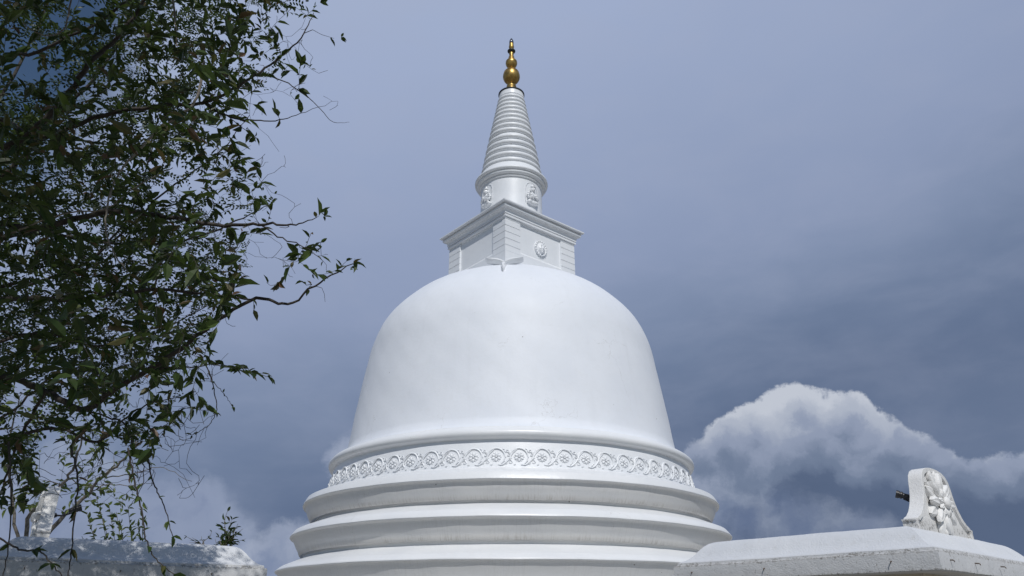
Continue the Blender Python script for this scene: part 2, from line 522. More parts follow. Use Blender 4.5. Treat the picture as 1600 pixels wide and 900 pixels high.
drum = link('frieze_drum', lathe([(wall_R(2.90), 2.90), (wall_R(2.95), 2.95), (wall_R(3.3), 3.3), (wall_R(3.45), 3.45), (wall_R(3.56), 3.56)], 256, wamp=0.002), M_RELIEF, stupa, 40)

UNITS = 62
UW = 2 * pi / UNITS


def frieze_unit():
    """one scroll with its flower: local s along the wall (m), h up (m), d out (m)"""
    W_ = 2 * pi * 4.70 / UNITS          # 0.476
    bm = bmesh.new()
    T = lambda pts, r, sg=5: tube(bm, [Vector((p[0], p[1], p[2] if len(p) > 2 else 0.012)) for p in pts], r, sg)
    cx, cy, rr = 0.0, 0.195, 0.178
    # big C scroll round the flower, opening towards the lower right
    arc = []
    for k in range(17):
        a = radians(-50 + 270 * k / 16.0)
        arc.append((cx + rr * 1.02 * cos(a), cy + rr * 1.08 * sin(a), 0.014))
    T(arc[::1], [0.009 + 0.009 * sin(pi * k / 16) for k in range(17)], 6)
    # stem running on diagonally to the next scroll
    st = catmull([(W_ * .5 - .20, 0.02, .012), (W_ * .5 - .10, 0.02, .016), (W_ * .5 + .01, 0.12, .02), (W_ * .5 + .09, 0.26, .016), (W_ * .5 + .19, 0.365, .014)], 5)
    T([tuple(v) for v in st], [0.010 + 0.006 * sin(pi * k / (len(st) - 1)) for k in range(len(st))], 6)
    # lower curl with inner spiral
    for (ox, oy, s0, dr) in ((-0.185, 0.075, 0.066, 1), (0.225, 0.330, 0.052, -1), (0.20, 0.050, 0.040, 1), (-0.205, 0.235, 0.034, -1)):
        sp = []
        for k in range(13):
            a = dr * (radians(200) - k * radians(40)); r = s0 * (1 - k / 14.0)
            sp.append((ox + r * cos(a), oy + r * sin(a) * 0.85, 0.010))
        T(sp, [0.010 * (1 - .5 * k / 12) for k in range(13)], 5)
    # flower: six lobed petals and a centre boss
    for k in range(6):
        a = radians(90 + 60 * k)
        R_ = Matrix.Rotation(a, 4, 'Z')
        ellipsoid(bm, (cx + .066 * cos(a), cy + .066 * sin(a), .013), (.046, .040, .018), 1, R_)
        a2 = a + radians(30)
        ellipsoid(bm, (cx + .094 * cos(a2), cy + .094 * sin(a2), .006), (.026, .022, .010), 1, Matrix.Rotation(a2, 4, 'Z'))
    ellipsoid(bm, (cx, cy, .030), (.027, .027, .022), 1)
    # small acanthus leaves in the gaps
    for (lx, ly, a, l) in ((-.215, .30, 60, .06), (-.235, .22, 110, .05), (.15, .37, 150, .045), (-.09, .02, 20, .05), (.17, .11, 300, .05),
                           (.20, .20, 80, .05), (-.165, .165, 200, .045), (.27, .27, 30, .04), (-.02, .385, 0, .05), (.12, .015, 10, .045)):
        a = radians(a)
        ellipsoid(bm, (lx, ly, .008), (l * .62, l * .26, .014), 1, Matrix.Rotation(a, 4, 'Z'))
    me = bpy.data.meshes.new('u'); bm.to_mesh(me); bm.free()
    v = np.empty(len(me.vertices) * 3); me.vertices.foreach_get('co', v)
    f = [tuple(p.vertices) for p in me.polygons]
    return v.reshape(-1, 3), f


uvr, uf = frieze_unit()
FV = []; FF = []
rng0 = random.Random(5)
for k in range(UNITS):
    jit = rng0.uniform(-.004, .004)
    a = (k + .35) * UW + (uvr[:, 0] + jit) / 4.70
    h = 2.955 + (uvr[:, 1]) * 0.94
    R = 4.735 - (h - 2.92) * 0.165 + uvr[:, 2] * 1.0
    b0 = len(FV) * len(uvr)
    FV.append(np.stack([R * np.sin(a), -R * np.cos(a), h], 1))
    FF += [tuple(i + b0 for i in q) for q in uf]
me = bpy.data.meshes.new('floral_relief')
me.from_pydata([tuple(p) for p in np.concatenate(FV)], [], FF)
link('floral_relief', me, M_RELIEF, drum, 60)

# bead below the dome
bead = slope_pts([(4.52, 3.525), (4.62, 3.515), (4.72, 3.54), (4.765, 3.585), (4.778, 3.635), (4.76, 3.69), (4.70, 3.745), (4.62, 3.785)], 4)
bead = [(4.45, 3.53, 0), (4.50, 3.528, 0)] + bead + [(4.585, 3.795, 0), (4.575, 3.812, 0), (4.50, 3.835, 0), (4.36, 3.85, 0)]
link('bead_moulding', lathe(bead, 256, wamp=0.003, seed=2, attr='streak_shade'), M_MOULD, stupa, 40)

# dome
Hk = [3.75, 4.6, 5.5, 6.3, 7.0, 7.6, 8.1, 8.5, 8.8]
Rk = [4.39, 4.272, 4.154, 4.033, 3.899, 3.645, 3.237, 2.774, 2.251]
dprof = [(v.x, v.y) for v in catmull([(r, h, 0) for r, h in zip(Rk, Hk)], 12)]
dprof = [(4.50, 3.822), (4.43, 3.86), (4.40, 3.93)] + [q for q in dprof if q[1] > 4.0] + [(1.9, 8.93), (1.2, 9.05), (0.05, 9.1)]
link('dome', lathe(dprof, 256, close_top=True, wamp=0.0035, seed=1.3), M_DOME, stupa, 40)


def dome_pt(azim, t, off):
    """point on the dome: azimuth (0 = towards the camera), t = height on profile, off = outwards"""
    pr = dprof
    for i in range(len(pr) - 1):
        if pr[i][1] <= t <= pr[i + 1][1]:
            f = (t - pr[i][1]) / (pr[i + 1][1] - pr[i][1])
            R = pr[i][0] + f * (pr[i + 1][0] - pr[i][0])
            dR, dH = pr[i + 1][0] - pr[i][0], pr[i + 1][1] - pr[i][1]
            break
    L = sqrt(dR * dR + dH * dH); nR, nH = dH / L, -dR / L
    R += nR * off; z = t + nH * off
    return Vector((R * sin(azim), -R * cos(azim), z))


# three-lobed leaf ornament where the corner of the chamber meets the dome
bm = bmesh.new()


def lobe(path, widths, thick, frame):
    """ridge leaf along path (s,t) with widths; frame maps (s,t,d) to a point"""
    L, Rr, Mid = [], [], []
    P = [Vector((p[0], p[1], 0)) for p in path]
    for i, p in enumerate(P):
        d = (P[min(i + 1, len(P) - 1)] - P[max(i - 1, 0)]).normalized()
        nrm = Vector((-d.y, d.x, 0))
        w = widths[i]
        a = p + nrm * w; b_ = p - nrm * w
        L.append([bm.verts.new(frame(a.x, a.y, -.04)), bm.verts.new(frame(a.x, a.y, thick * .55))])
        Rr.append([bm.verts.new(frame(b_.x, b_.y, -.04)), bm.verts.new(frame(b_.x, b_.y, thick * .55))])
        Mid.append(bm.verts.new(frame(p.x, p.y, thick)))
    for i in range(len(P) - 1):
        bm.faces.new((L[i][0], L[i + 1][0], L[i + 1][1], L[i][1]))
        bm.faces.new((L[i][1], L[i + 1][1], Mid[i + 1], Mid[i]))
        bm.faces.new((Mid[i], Mid[i + 1], Rr[i + 1][1], Rr[i][1]))
        bm.faces.new((Rr[i][1], Rr[i + 1][1], Rr[i + 1][0], Rr[i][0]))
    bm.faces.new((L[0][0], L[0][1], Mid[0], Rr[0][1], Rr[0][0]))
    bm.faces.new((L[-1][0], L[-1][1], Mid[-1], Rr[-1][1], Rr[-1][0]))


AZ0 = radians(-4.0)
fr = lambda s, t, d: dome_pt(AZ0 + s / 2.7, t, d)
fr_up = lambda s, t, d: Vector((sin(AZ0) * 2.52 + cos(AZ0) * s - sin(AZ0) * 0, -cos(AZ0) * 2.52 + sin(AZ0) * s, t)) + Vector((sin(AZ0), -cos(AZ0), .4)) * d
for sg in (-1, 1):
    lobe([(sg * .02, 8.66), (sg * .11, 8.70), (sg * .22, 8.735), (sg * .33, 8.75), (sg * .43, 8.765), (sg * .50, 8.775)],
         [.05, .062, .068, .060, .052, .022], .10, fr_up)
    lobe([(sg * .03, 8.63), (sg * .12, 8.655), (sg * .22, 8.69), (sg * .33, 8.705)], [.03, .03, .022, .01], .095, fr_up)
lobe([(0, 8.72), (0, 8.60), (0, 8.46), (0.005, 8.33), (0.01, 8.20), (.01, 8.12)], [.045, .062, .060, .045, .035, .012], .085, fr)
lobe([(-.03, 8.60), (-.045, 8.50), (-.03, 8.38)], [.02, .025, .012], .10, fr)
lobe([(.03, 8.60), (.045, 8.50), (.03, 8.38)], [.02, .025, .012], .10, fr)
bmlink('leaf_ornament', bm, M_RELIEF, stupa, 50)

# square chamber, turned so that one corner faces the camera
HR = radians(-5)
chamber = bpy.data.objects.new('square_chamber', None)
# the chamber body is a mesh of its own
S = 1.357                                    # half side over the pilasters
REC = 0.055


def rotz_bm(bm, a):
    bmesh.ops.rotate(bm, verts=bm.verts, cent=(0, 0, 0), matrix=Matrix.Rotation(a, 3, 'Z'))


CH = radians(45) + HR                         # face normals at 45 deg from the corner direction
bm = bmesh.new()
# local frame: faces along x/y, then turned by 45+HR about z
box(bm, -(S - REC), S - REC, -(S - REC), S - REC, 8.3, 10.50)
rotz_bm(bm, CH)
chamber = bmlink('square_chamber', bm, M_WHITE, stupa)
bm = bmesh.new()
e = S - 0.004
vv = []
for (s_, z_) in ((e, 8.35), (e, 9.47), (S - REC + .002, 9.535)):
    vv.append([bm.verts.new((x * s_, y * s_, z_)) for x, y in ((-1, -1), (1, -1), (1, 1), (-1, 1))])
for i in range(2):
    for k in range(4): bm.faces.new((vv[i][k], vv[i][(k + 1) % 4], vv[i + 1][(k + 1) % 4], vv[i + 1][k]))
rotz_bm(bm, CH)
bmlink('dado', bm, M_WHITE, chamber)
# corner piers with horizontal joints
PW = 0.56
for k in range(4):
    bm = bmesh.new()
    zs = [9.40, 9.59, 9.80, 10.01, 10.215, 10.42, 10.515]
    g = 0.009
    box(bm, S - PW + .004, S - .018, S - PW + .004, S - .018, 9.40, 10.512)
    for i in range(len(zs) - 1):
        # an L of two slabs would overlap: one block per course, slightly bevelled
        box(bm, S - PW - .0, S, S - PW - .0, S, zs[i] + g, zs[i + 1] - (g if i < 5 else 0), 0.005)
    rotz_bm(bm, CH + k * pi / 2)
    bmlink('corner_pier', bm, M_WHITE, chamber)


def sqlathe(prof, rot, name, mat, parent, cap=True):
    bm = bmesh.new(); R = []
    for s_, z_ in prof:
        R.append([bm.verts.new((x * s_, y * s_, z_)) for x, y in ((-1, -1), (1, -1), (1, 1), (-1, 1))])
    for i in range(len(prof) - 1):
        for k in range(4): bm.faces.new((R[i][k], R[i][(k + 1) % 4], R[i + 1][(k + 1) % 4], R[i + 1][k]))
    if cap: bm.faces.new(R[-1]); bm.faces.new(R[0][::-1])
    rotz_bm(bm, rot)
    return bmlink(name, bm, mat, parent)


s0 = 1.345
cor = [(s0, 10.485), (s0 + .050, 10.49), (s0 + .050, 10.54), (s0 + .022, 10.545), (s0 + .022, 10.572), (s0 + .060, 10.575), (s0 + .060, 10.602),
       (s0 + .058, 10.63), (s0 + .068, 10.665), (s0 + .100, 10.70), (s0 + .100, 10.712), (s0 + .140, 10.715), (s0 + .162, 10.735), (s0 + .170, 10.77), (s0 + .160, 10.80),
       (s0 + .130, 10.815), (s0 + .130, 10.84), (s0 + .236, 10.845), (s0 + .240, 10.855), (s0 + .240, 10.885), (s0 + .205, 10.912), (.9, 10.985), (.5, 10.99)]
cornice = sqlathe(cor, CH, 'cornice', M_WHITE, chamber)
# thin fillet over each recessed panel
for k in range(4):
    b = bmesh.new(); box(b, -(S - PW) , S - PW, -(S - .035), -(S - REC - .01), 10.445, 10.493, 0.004)
    bmesh.ops.rotate(b, verts=b.verts, cent=(0, 0, 0), matrix=Matrix.Rotation(CH + k * pi / 2, 3, 'Z'))
    bmlink('fillet', b, M_WHITE, chamber)


def remesh(o, vs, sm=2):
    r = o.modifiers.new('r', 'REMESH'); r.mode = 'VOXEL'; r.voxel_size = vs; r.use_smooth_shade = True
    s = o.modifiers.new('s', 'SMOOTH'); s.factor = 0.5; s.iterations = sm


# sun-face medallion on the right-hand panel (local: x across, y = outwards is -y, z up)
bm = bmesh.new()
bmesh.ops.create_cone(bm, cap_ends=True, segments=40, radius1=.235, radius2=.215, depth=.05, matrix=Matrix.Translation((0, -.01, 0)) @ Matrix.Rotation(pi / 2, 4, 'X'))
for k in range(18):
    a = 2 * pi * k / 18
    ellipsoid(bm, (.205 * cos(a), -.035, .205 * sin(a) * 1.12), (.036, .03, .03), 1, Matrix.Rotation(-a, 4, 'Y'))
ellipsoid(bm, (0, -.045, -.01), (.128, .075, .168), 2)
ellipsoid(bm, (0, -.125, -.015), (.020, .03, .048), 2)          # nose
for sg in (-1, 1):
    ellipsoid(bm, (sg * .052, -.112, .045), (.030, .014, .014), 1)   # eyes
    ellipsoid(bm, (sg * .052, -.113, .078), (.040, .012, .009), 1, Matrix.Rotation(sg * .2, 4, 'Y'))
    ellipsoid(bm, (sg * .07, -.095, -.04), (.032, .025, .034), 1)
ellipsoid(bm, (0, -.112, -.085), (.036, .016, .010), 1)
ellipsoid(bm, (0, -.108, -.103), (.028, .016, .009), 1)
ellipsoid(bm, (0, -.09, -.14), (.035, .03, .025), 1)
med = bmlink('sun_face_medallion', bm, M_RELIEF, chamber)
a = radians(45) + HR
nrm = Vector((sin(a), -cos(a), 0)); tng = Vector((cos(a), sin(a), 0))
med.location = nrm * (S - REC + .012) + Vector((0, 0, 9.905)) + tng * .0
med.rotation_euler = (0, 0, a)
remesh(med, 0.011, 1)

# neck drum with four praying figures
neck = link('neck_drum', lathe([(.975, 10.93), (.965, 11.2), (.962, 12.0), (.962, 12.46)], 96, wamp=.0012), M_WHITE, stupa, 40)


def figure_bm():
    """half-length praying deity relief: x across, -y outwards, z up; about 0.85 tall"""
    bm = bmesh.new()
    E = ellipsoid
    E(bm, (0, -.03, .05), (.205, .085, .085), 2)            # crossed legs
    for sg in (-1, 1): E(bm, (sg * .12, -.05, .06), (.10, .08, .062), 2, Matrix.Rotation(sg * .3, 4, 'Y'))
    E(bm, (0, -.04, .21), (.115, .075, .15), 2)             # torso
    E(bm, (0, -.05, .32), (.15, .07, .075), 2)              # chest and shoulders
    for sg in (-1, 1):
        tube(bm, [(sg * .145, -.045, .335), (sg * .185, -.05, .26), (sg * .19, -.07, .185), (sg * .15, -.12, .175), (sg * .05, -.155, .215)], [.045, .045, .042, .036, .028], 8)
        E(bm, (sg * .155, -.055, .345), (.055, .05, .045), 2)
        E(bm, (sg * .018, -.16, .245), (.018, .028, .062), 1)      # joined hands
        tube(bm, [(sg * .235, -.01, .03), (sg * .25, -.01, .3), (sg * .235, -.01, .58), (sg * .17, -.01, .70), (sg * .07, -.01, .765), (0, -.01, .78)], .011, 6)  # niche rim
    E(bm, (0, -.05, .41), (.042, .042, .06), 1)             # neck
    E(bm, (0, -.065, .505), (.078, .082, .098), 2)          # head
    E(bm, (0, -.145, .495), (.012, .018, .026), 1)
    for sg in (-1, 1):
        E(bm, (sg * .030, -.137, .518), (.020, .010, .010), 1)
        E(bm, (sg * .083, -.055, .485), (.016, .025, .04), 1)
    E(bm, (0, -.137, .458), (.024, .010, .008), 1)
    tube(bm, [(.09 * cos(radians(q)), -.065 - .09 * sin(radians(q)) * .9, .575) for q in range(-10, 200, 15)], .017, 6)   # diadem
    E(bm, (0, -.055, .61), (.062, .055, .05), 2)
    E(bm, (0, -.055, .665), (.035, .035, .05), 1)
    return bm


fme = None
for k in range(4):
    az_ = radians(45) + HR + k * pi / 2
    if fme is None:
        o = bmlink('deity_relief', figure_bm(), M_RELIEF, neck); fme = o.data
        remesh(o, 0.0095, 1); proto = o
    else:
        o = proto.copy(); C.objects.link(o); o.parent = neck
    o.location = Vector((sin(az_), -cos(az_), 0)) * .95 + Vector((0, 0, 11.55))
    o.rotation_euler = (0, 0, az_)

# ringed spire
sp = [(.955, 12.42), (1.0, 12.425), (1.012, 12.45), (1.0, 12.475), (.985, 12.485), (.99, 12.497), (1.03, 12.50), (1.075, 12.53), (1.095, 12.565), (1.085, 12.60),
      (1.075, 12.612), (1.08, 12.622), (1.125, 12.628), (1.152, 12.65), (1.160, 12.685), (1.150, 12.715), (1.125, 12.73), (1.085, 12.76), (1.045, 12.80), (1.015, 12.86), (.985, 12.93), (.955, 12.985)]
rings = [(.972, 13.10), (.930, 13.355), (.888, 13.60), (.844, 13.86), (.797, 14.115), (.748, 14.40), (.705, 14.63), (.665, 14.855), (.630, 15.05), (.595, 15.25), (.562, 15.43), (.530, 15.615), (.498, 15.795), (.465, 15.975)]
for i, (R, H) in enumerate(rings):
    hh = .105 * (0.62 + .38 * R / .97)
    q = [(-.090, -1.02), (-.055, -.90), (-.014, -.62), (0, -.2), (-.004, .15), (-.022, .50), (-.058, .78), (-.10, .98)]
    sp += [(R + a_ * (0.7 + .3 * R), H + b_ * hh) for a_, b_ in q]
sp += [(.425, 16.08), (.42, 16.10), (.418, 16.25), (.40, 16.262), (.1, 16.27)]
spire = link('spire', lathe(sp, 96, close_top=True, wamp=.0015), M_WHITE, stupa, 50)
link('cap_disc', lathe([(.05, 16.262), (.436, 16.262), (.442, 16.275), (.442, 16.30), (.43, 16.31), (.05, 16.33)], 64, True, True), M_DARK, spire, 40)

fin = slope_pts([(.155, 16.31), (.15, 16.45), (.155, 16.60)], 3) + [(.165, 16.64, 0), (.165, 16.67, 0), (.10, 16.68, 0), (.092, 16.70, 0)] + \
      slope_pts([(.090, 16.78), (.14, 16.82), (.225, 16.89), (.278, 16.99), (.292, 17.09), (.278, 17.19), (.268, 17.225)], 3) + \
      [(.250, 17.232, 0), (.250, 17.248, 0), (.262, 17.252, 0)] + slope_pts([(.25, 17.27), (.205, 17.335), (.13, 17.385), (.075, 17.40)], 3) + \
      slope_pts([(.072, 17.455), (.115, 17.485), (.175, 17.57), (.2, 17.65), (.198, 17.70)], 3) + [(.19, 17.705, 0), (.19, 17.72, 0), (.197, 17.725, 0)] + \
      slope_pts([(.19, 17.75), (.15, 17.81), (.1, 17.86)], 3) + \
      [(.098, 17.88, 0), (.105, 17.90, 0), (.095, 17.925, 0), (.10, 17.945, 0), (.085, 17.965, 0), (.075, 17.99, 0), (.078, 18.06, 0), (.082, 18.12, 0), (.065, 18.15, 0), (.06, 18.30, 0)] + \
      slope_pts([(.065, 18.31), (.085, 18.36), (.09, 18.42), (.08, 18.48), (.075, 18.53)], 3) + [(.08, 18.55, 0), (.07, 18.57, 0), (.02, 18.575, 0)]
finial = link('finial', lathe(fin, 40, True, True), M_GOLD, stupa, 40)
link('finial_ring', lathe([(.06, 18.16), (.11, 18.17), (.137, 18.20), (.14, 18.225), (.12, 18.25), (.06, 18.27)], 32), M_DARK, finial, 50)
link('crystal_tip', lathe(slope_pts([(.07, 18.572), (.078, 18.62), (.066, 18.70), (.035, 18.77), (.004, 18.82)], 3), 24, True, True), M_GEM, finial, 50)


# ------------------------------------------------------------------ pavilions with curved roof slabs
def roof_mesh(L1, L2, inset, z0):
    """local x along face 1, y inwards; fascia lower edge at z0"""
    zc = z0
    # (outset from fascia plane inwards, z, dirt)
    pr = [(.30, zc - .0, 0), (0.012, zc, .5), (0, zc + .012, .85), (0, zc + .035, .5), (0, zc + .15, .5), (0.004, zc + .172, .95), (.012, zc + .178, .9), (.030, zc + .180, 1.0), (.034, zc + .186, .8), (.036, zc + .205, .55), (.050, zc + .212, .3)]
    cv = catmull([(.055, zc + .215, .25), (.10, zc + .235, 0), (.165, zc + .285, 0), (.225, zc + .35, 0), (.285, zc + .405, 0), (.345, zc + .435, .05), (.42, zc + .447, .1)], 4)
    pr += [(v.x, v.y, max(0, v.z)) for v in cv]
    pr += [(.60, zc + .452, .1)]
    V = []; A = []; F = []
    # perimeter subdivided so that the edges can be slightly uneven
    nper = 24
    def per(ins):
        pts = []
        xs = [ins, L1 - ins]; ys = [ins, L2 - ins]
        cs = [(xs[0], ys[0]), (xs[1], ys[0]), (xs[1], ys[1]), (xs[0], ys[1])]
        for k in range(4):
            a, b = cs[k], cs[(k + 1) % 4]
            for j in range(nper):
                t = j / nper
                pts.append((a[0] + (b[0] - a[0]) * t, a[1] + (b[1] - a[1]) * t))
        return pts
    N = 4 * nper
    for i, (ins, z, d) in enumerate(pr):
        for j, (x, y) in enumerate(per(ins)):
            w = wob(j * 2 * pi / N, 1.3 + .1 * i, .0022)
            V.append((x + w * .5, y + w * .5, z + w)); A.append(d)
    for i in range(len(pr) - 1):
        for j in range(N):
            k = (j + 1) % N
            F.append((i * N + j, i * N + k, (i + 1) * N + k, (i + 1) * N + j))
    F.append(tuple((len(pr) - 1) * N + j for j in range(N)))
    me = bpy.data.meshes.new('roof_slab'); me.from_pydata(V, [], F)
    bm = bmesh.new(); bm.from_mesh(me); bmesh.ops.recalc_face_normals(bm, faces=bm.faces); bm.to_mesh(me); bm.free()
    at_ = me.attributes.new('dirt_shade', 'FLOAT', 'POINT'); at_.data.foreach_set('value', A)
    return me


def plaque_outline():
    half = [(.79, -.06), (.79, .085), (.805, .09), (.805, .105), (.75, .108), (.735, .125), (.66, .15), (.575, .205), (.50, .285), (.45, .365), (.422, .44), (.405, .52), (.375, .59), (.315, .642), (.23, .672), (.12, .688), (0, .693)]
    return half + [(-x, z) for x, z in half[-2::-1]]


def plaque_bm(th=.14):
    """x across, front at y=0 facing -y, back at y=th"""
    bm = bmesh.new()
    out = plaque_outline()
    rim = []
    for x, z in out:                         # inner edge of the raised rim
        s = .885 if z > .1 else .93
        rim.append((x * s, max(-.055, (z - .0) * (.935 if z > .1 else 1))))
    n = len(out)
    F0 = [bm.verts.new((x, 0, z)) for x, z in out]
    B0 = [bm.verts.new((x, th, z)) for x, z in out]
    R0 = [bm.verts.new((x, 0.002, z)) for x, z in rim]
    R1 = [bm.verts.new((x * .99, .028, z - (.004 if z > 0 else 0))) for x, z in rim]
    for i in range(n - 1):
        bm.faces.new((F0[i], F0[i + 1], B0[i + 1], B0[i]))
        bm.faces.new((F0[i], R0[i], R0[i + 1], F0[i + 1]))
        bm.faces.new((R0[i], R1[i], R1[i + 1], R0[i + 1]))
    bm.faces.new(R1); bm.faces.new(B0[::-1])
    bm.faces.new((F0[0], B0[0], B0[-1], F0[-1])); bm.faces.new((F0[0], F0[-1], R0[-1], R0[0])); bm.faces.new((R0[0], R0[-1], R1[-1], R1[0]))
    return bm


def petal(bm, cx, cz, ang, r0, r1, w, y0, lift):
    """pointed petal from radius r0 to r1: low edges, full flanks, a shallow groove down the middle"""
    d = Vector((cos(ang), 0, sin(ang))); s = Vector((-sin(ang), 0, cos(ang)))
    c = Vector((cx, 0, cz))
    rows = []
    for t, ww, h in ((0, .40, .2), (.15, .70, .6), (.35, .96, .85), (.55, 1, 1), (.75, .78, .9), (.90, .40, .7), (1, .05, .55)):
        p = c + d * (r0 + (r1 - r0) * t)
        row = []
        for q, g in ((-1, -.25), (-.86, .45), (-.5, 1), (0, .62), (.5, 1), (.86, .45), (1, -.25)):
            row.append(bm.verts.new(p + s * (w * ww * q) + Vector((0, y0 - lift * h * g, 0))))
        rows.append(row)
    for i in range(len(rows) - 1):
        for k in range(6): bm.faces.new((rows[i][k], rows[i][k + 1], rows[i + 1][k + 1], rows[i + 1][k]))


def lotus_bm():
    bm = bmesh.new()
    cx, cz = 0.0, .345
    # outer foliage tips
    for k in range(8):
        petal(bm, cx, cz, radians(22.5 + 45 * k), .12, .355, .072, .022, .040)
    for k in range(8):
        petal(bm, cx, cz, radians(45 * k), .08, .30 if k % 2 else .315, .060, .000, .048)
    for k in range(11):
        petal(bm, cx, cz, radians(360 / 11 * k + 9), .05, .150, .034, -.022, .030)
    ellipsoid(bm, (cx, -.045, cz), (.062, .030, .062), 3)
    # backing boss, leaf cluster above and below
    bmesh.ops.create_cone(bm, cap_ends=True, segments=40, radius1=.27, radius2=.20, depth=.05, matrix=Matrix.Translation((cx, .012, cz)) @ Matrix.Rotation(pi / 2, 4, 'X'))
    for (x, z, a, l, w) in ((0, .62, 90, .07, .05), (-.13, .59, 120, .08, .045), (.13, .59, 60, .08, .045), (-.22, .50, 150, .07, .04), (.22, .50, 30, .07, .04),
                            (0, .07, 270, .09, .06), (-.12, .10, 240, .09, .05), (.12, .10, 300, .09, .05)):
        petal(bm, x, z, radians(a), -l * .6, l, w, .02, .03)
    return bm


def plaque_attr(me):
    at_ = me.attributes.new('dirt_shade', 'FLOAT', 'POINT')
    vals = []
    for v in me.vertices:
        d = 0.0
        if v.co.z < .11: d = .75
        elif v.co.y > .02 and v.co.y < .03: d = .28
        elif v.co.x > .3 and v.co.y < .01: d = .6
        else: d = .12
        vals.append(d)
    at_.data.foreach_set('value', vals)


def pavilion(label, corner, ang, L1, L2, mirror):
    """corner = nearest fascia corner in the plan, ang = heading of face 1 away from the corner; face 2 goes inwards at 90 degrees"""
    t = thing('pavilion', label, 'pavilion', (corner[0], corner[1], 0), ang, 'pavilions flanking the stupa')
    # local frame: x along face 1, y to the inside; mirror flips so that y points inwards
    sgn = -1 if mirror else 1
    z0 = EYE + .705 * .6
    me = roof_mesh(L1, L2, .36, z0)
    if mirror:
        for v in me.vertices: v.co.y *= -1
        me.flip_normals()
    roof = link('roof_slab', me, M_STUCCO, t, 35)
    bm = bmesh.new()
    ys = sorted((sgn * .26, sgn * (L2 - .26)))
    box(bm, .26, L1 - .26, ys[0], ys[1], 0, z0 + .004)
    bmlink('wall', bm, M_WALL, t)
    return t, roof, z0


def heading(v): return atan2(v[1], v[0])


CR = (3.81, 6.967); u1 = Vector((-.677, .736)).normalized(); u2 = Vector((.752, .659)).normalized()
CL = (-5.43, 7.90); a1_ = Vector((.851, .524)).normalized(); a2_ = Vector((-.524, .851)).normalized()
# right: face 1 = u1 (going left/back), inside = u2 direction: u2 is clockwise from u1 -> mirror
pr_, roof_r, zR = pavilion('white pavilion right of the stupa with a fully sunlit roof slab', CR, heading(u1), 2.87, 3.5, True)
pl_, roof_l, zL = pavilion('white pavilion on the left, roof slab dappled by tree shade with weeds growing on top', CL, heading(a1_), 2.93, 2.87, False)


def add_plaque(parent, roofpart, corner, uface, inward, setb):
    """plaque stands along face 2: uface = direction away from the near corner, inward = to the roof's inside"""
    c = Vector(corner)
    ctr = c + uface * (.58 + .79) + inward * setb
    out = -inward
    ang = atan2(out.x, -out.y)               # local -y looks along out
    o = bmlink('lotus_plaque', plaque_bm(), M_PLAQUE, None, 35)
    plaque_attr(o.data)
    bv = o.modifiers.new('b', 'BEVEL'); bv.width = .008; bv.segments = 2; bv.limit_method = 'ANGLE'; bv.angle_limit = radians(40)
    o.parent = parent
    o.matrix_parent_inverse = Matrix.Identity(4)
    inv = Matrix.Translation(parent.location) @ parent.rotation_euler.to_matrix().to_4x4()
    o.matrix_local = inv.inverted() @ (Matrix.Translation((ctr.x, ctr.y, EYE + .845)) @ Matrix.Rotation(ang, 4, 'Z'))
    f = bmlink('lotus_flower', lotus_bm(), M_PLAQUE, o, None)
    f.location = (0, -0.008, -.018); f.scale = (1.03, 1.2, 1.0)
    for p_ in f.data.polygons: p_.use_smooth = True
    ss = f.modifiers.new('s', 'SUBSURF'); ss.levels = 2; ss.render_levels = 2
    vals = [0.05 + (.35 if v.co.y > .0 else 0) for v in f.data.vertices]  # recesses between petals darkened: grime plus painted depth shading
    at_ = f.data.attributes.new('dirt_shade', 'FLOAT', 'POINT'); at_.data.foreach_set('value', vals)
    return ctr, ang


ctrR, angR = add_plaque(pr_, roof_r, CR, u2, u1, .36)
ctrL, angL = add_plaque(pl_, roof_l, CL, a2_, a1_, .47)


def nails(parent, corner, uface, outw, ds, z0, tilt):
    inv = (Matrix.Translation(parent.location) @ parent.rotation_euler.to_matrix().to_4x4()).inverted()
    for d in ds:
        p = Vector((corner[0], corner[1])) + uface * d
        a = Vector((p.x, p.y, z0 + .105)); o3 = Vector((outw.x, outw.y, 0))
        bm = bmesh.new()
        tube(bm, [a - o3 * .02, a + o3 * .016 + Vector((0, 0, -.003)), a + o3 * .024 + Vector((0, 0, -.010)), a + o3 * .026 + Vector((0, 0, -.022))], [.006, .006, .005, .004], 6)
        bm.transform(inv)
        bmlink('hook', bm, M_NAIL, parent)


nails(pr_, CR, u1, -u2, [.42, 1.72, 2.62], zR, 0)
nails(pr_, CR, u2, -u1, [.26, .90, 1.6], zR, 0)
nails(pl_, CL, a1_, -a2_, [.45, 1.35, 2.3], zL, 0)


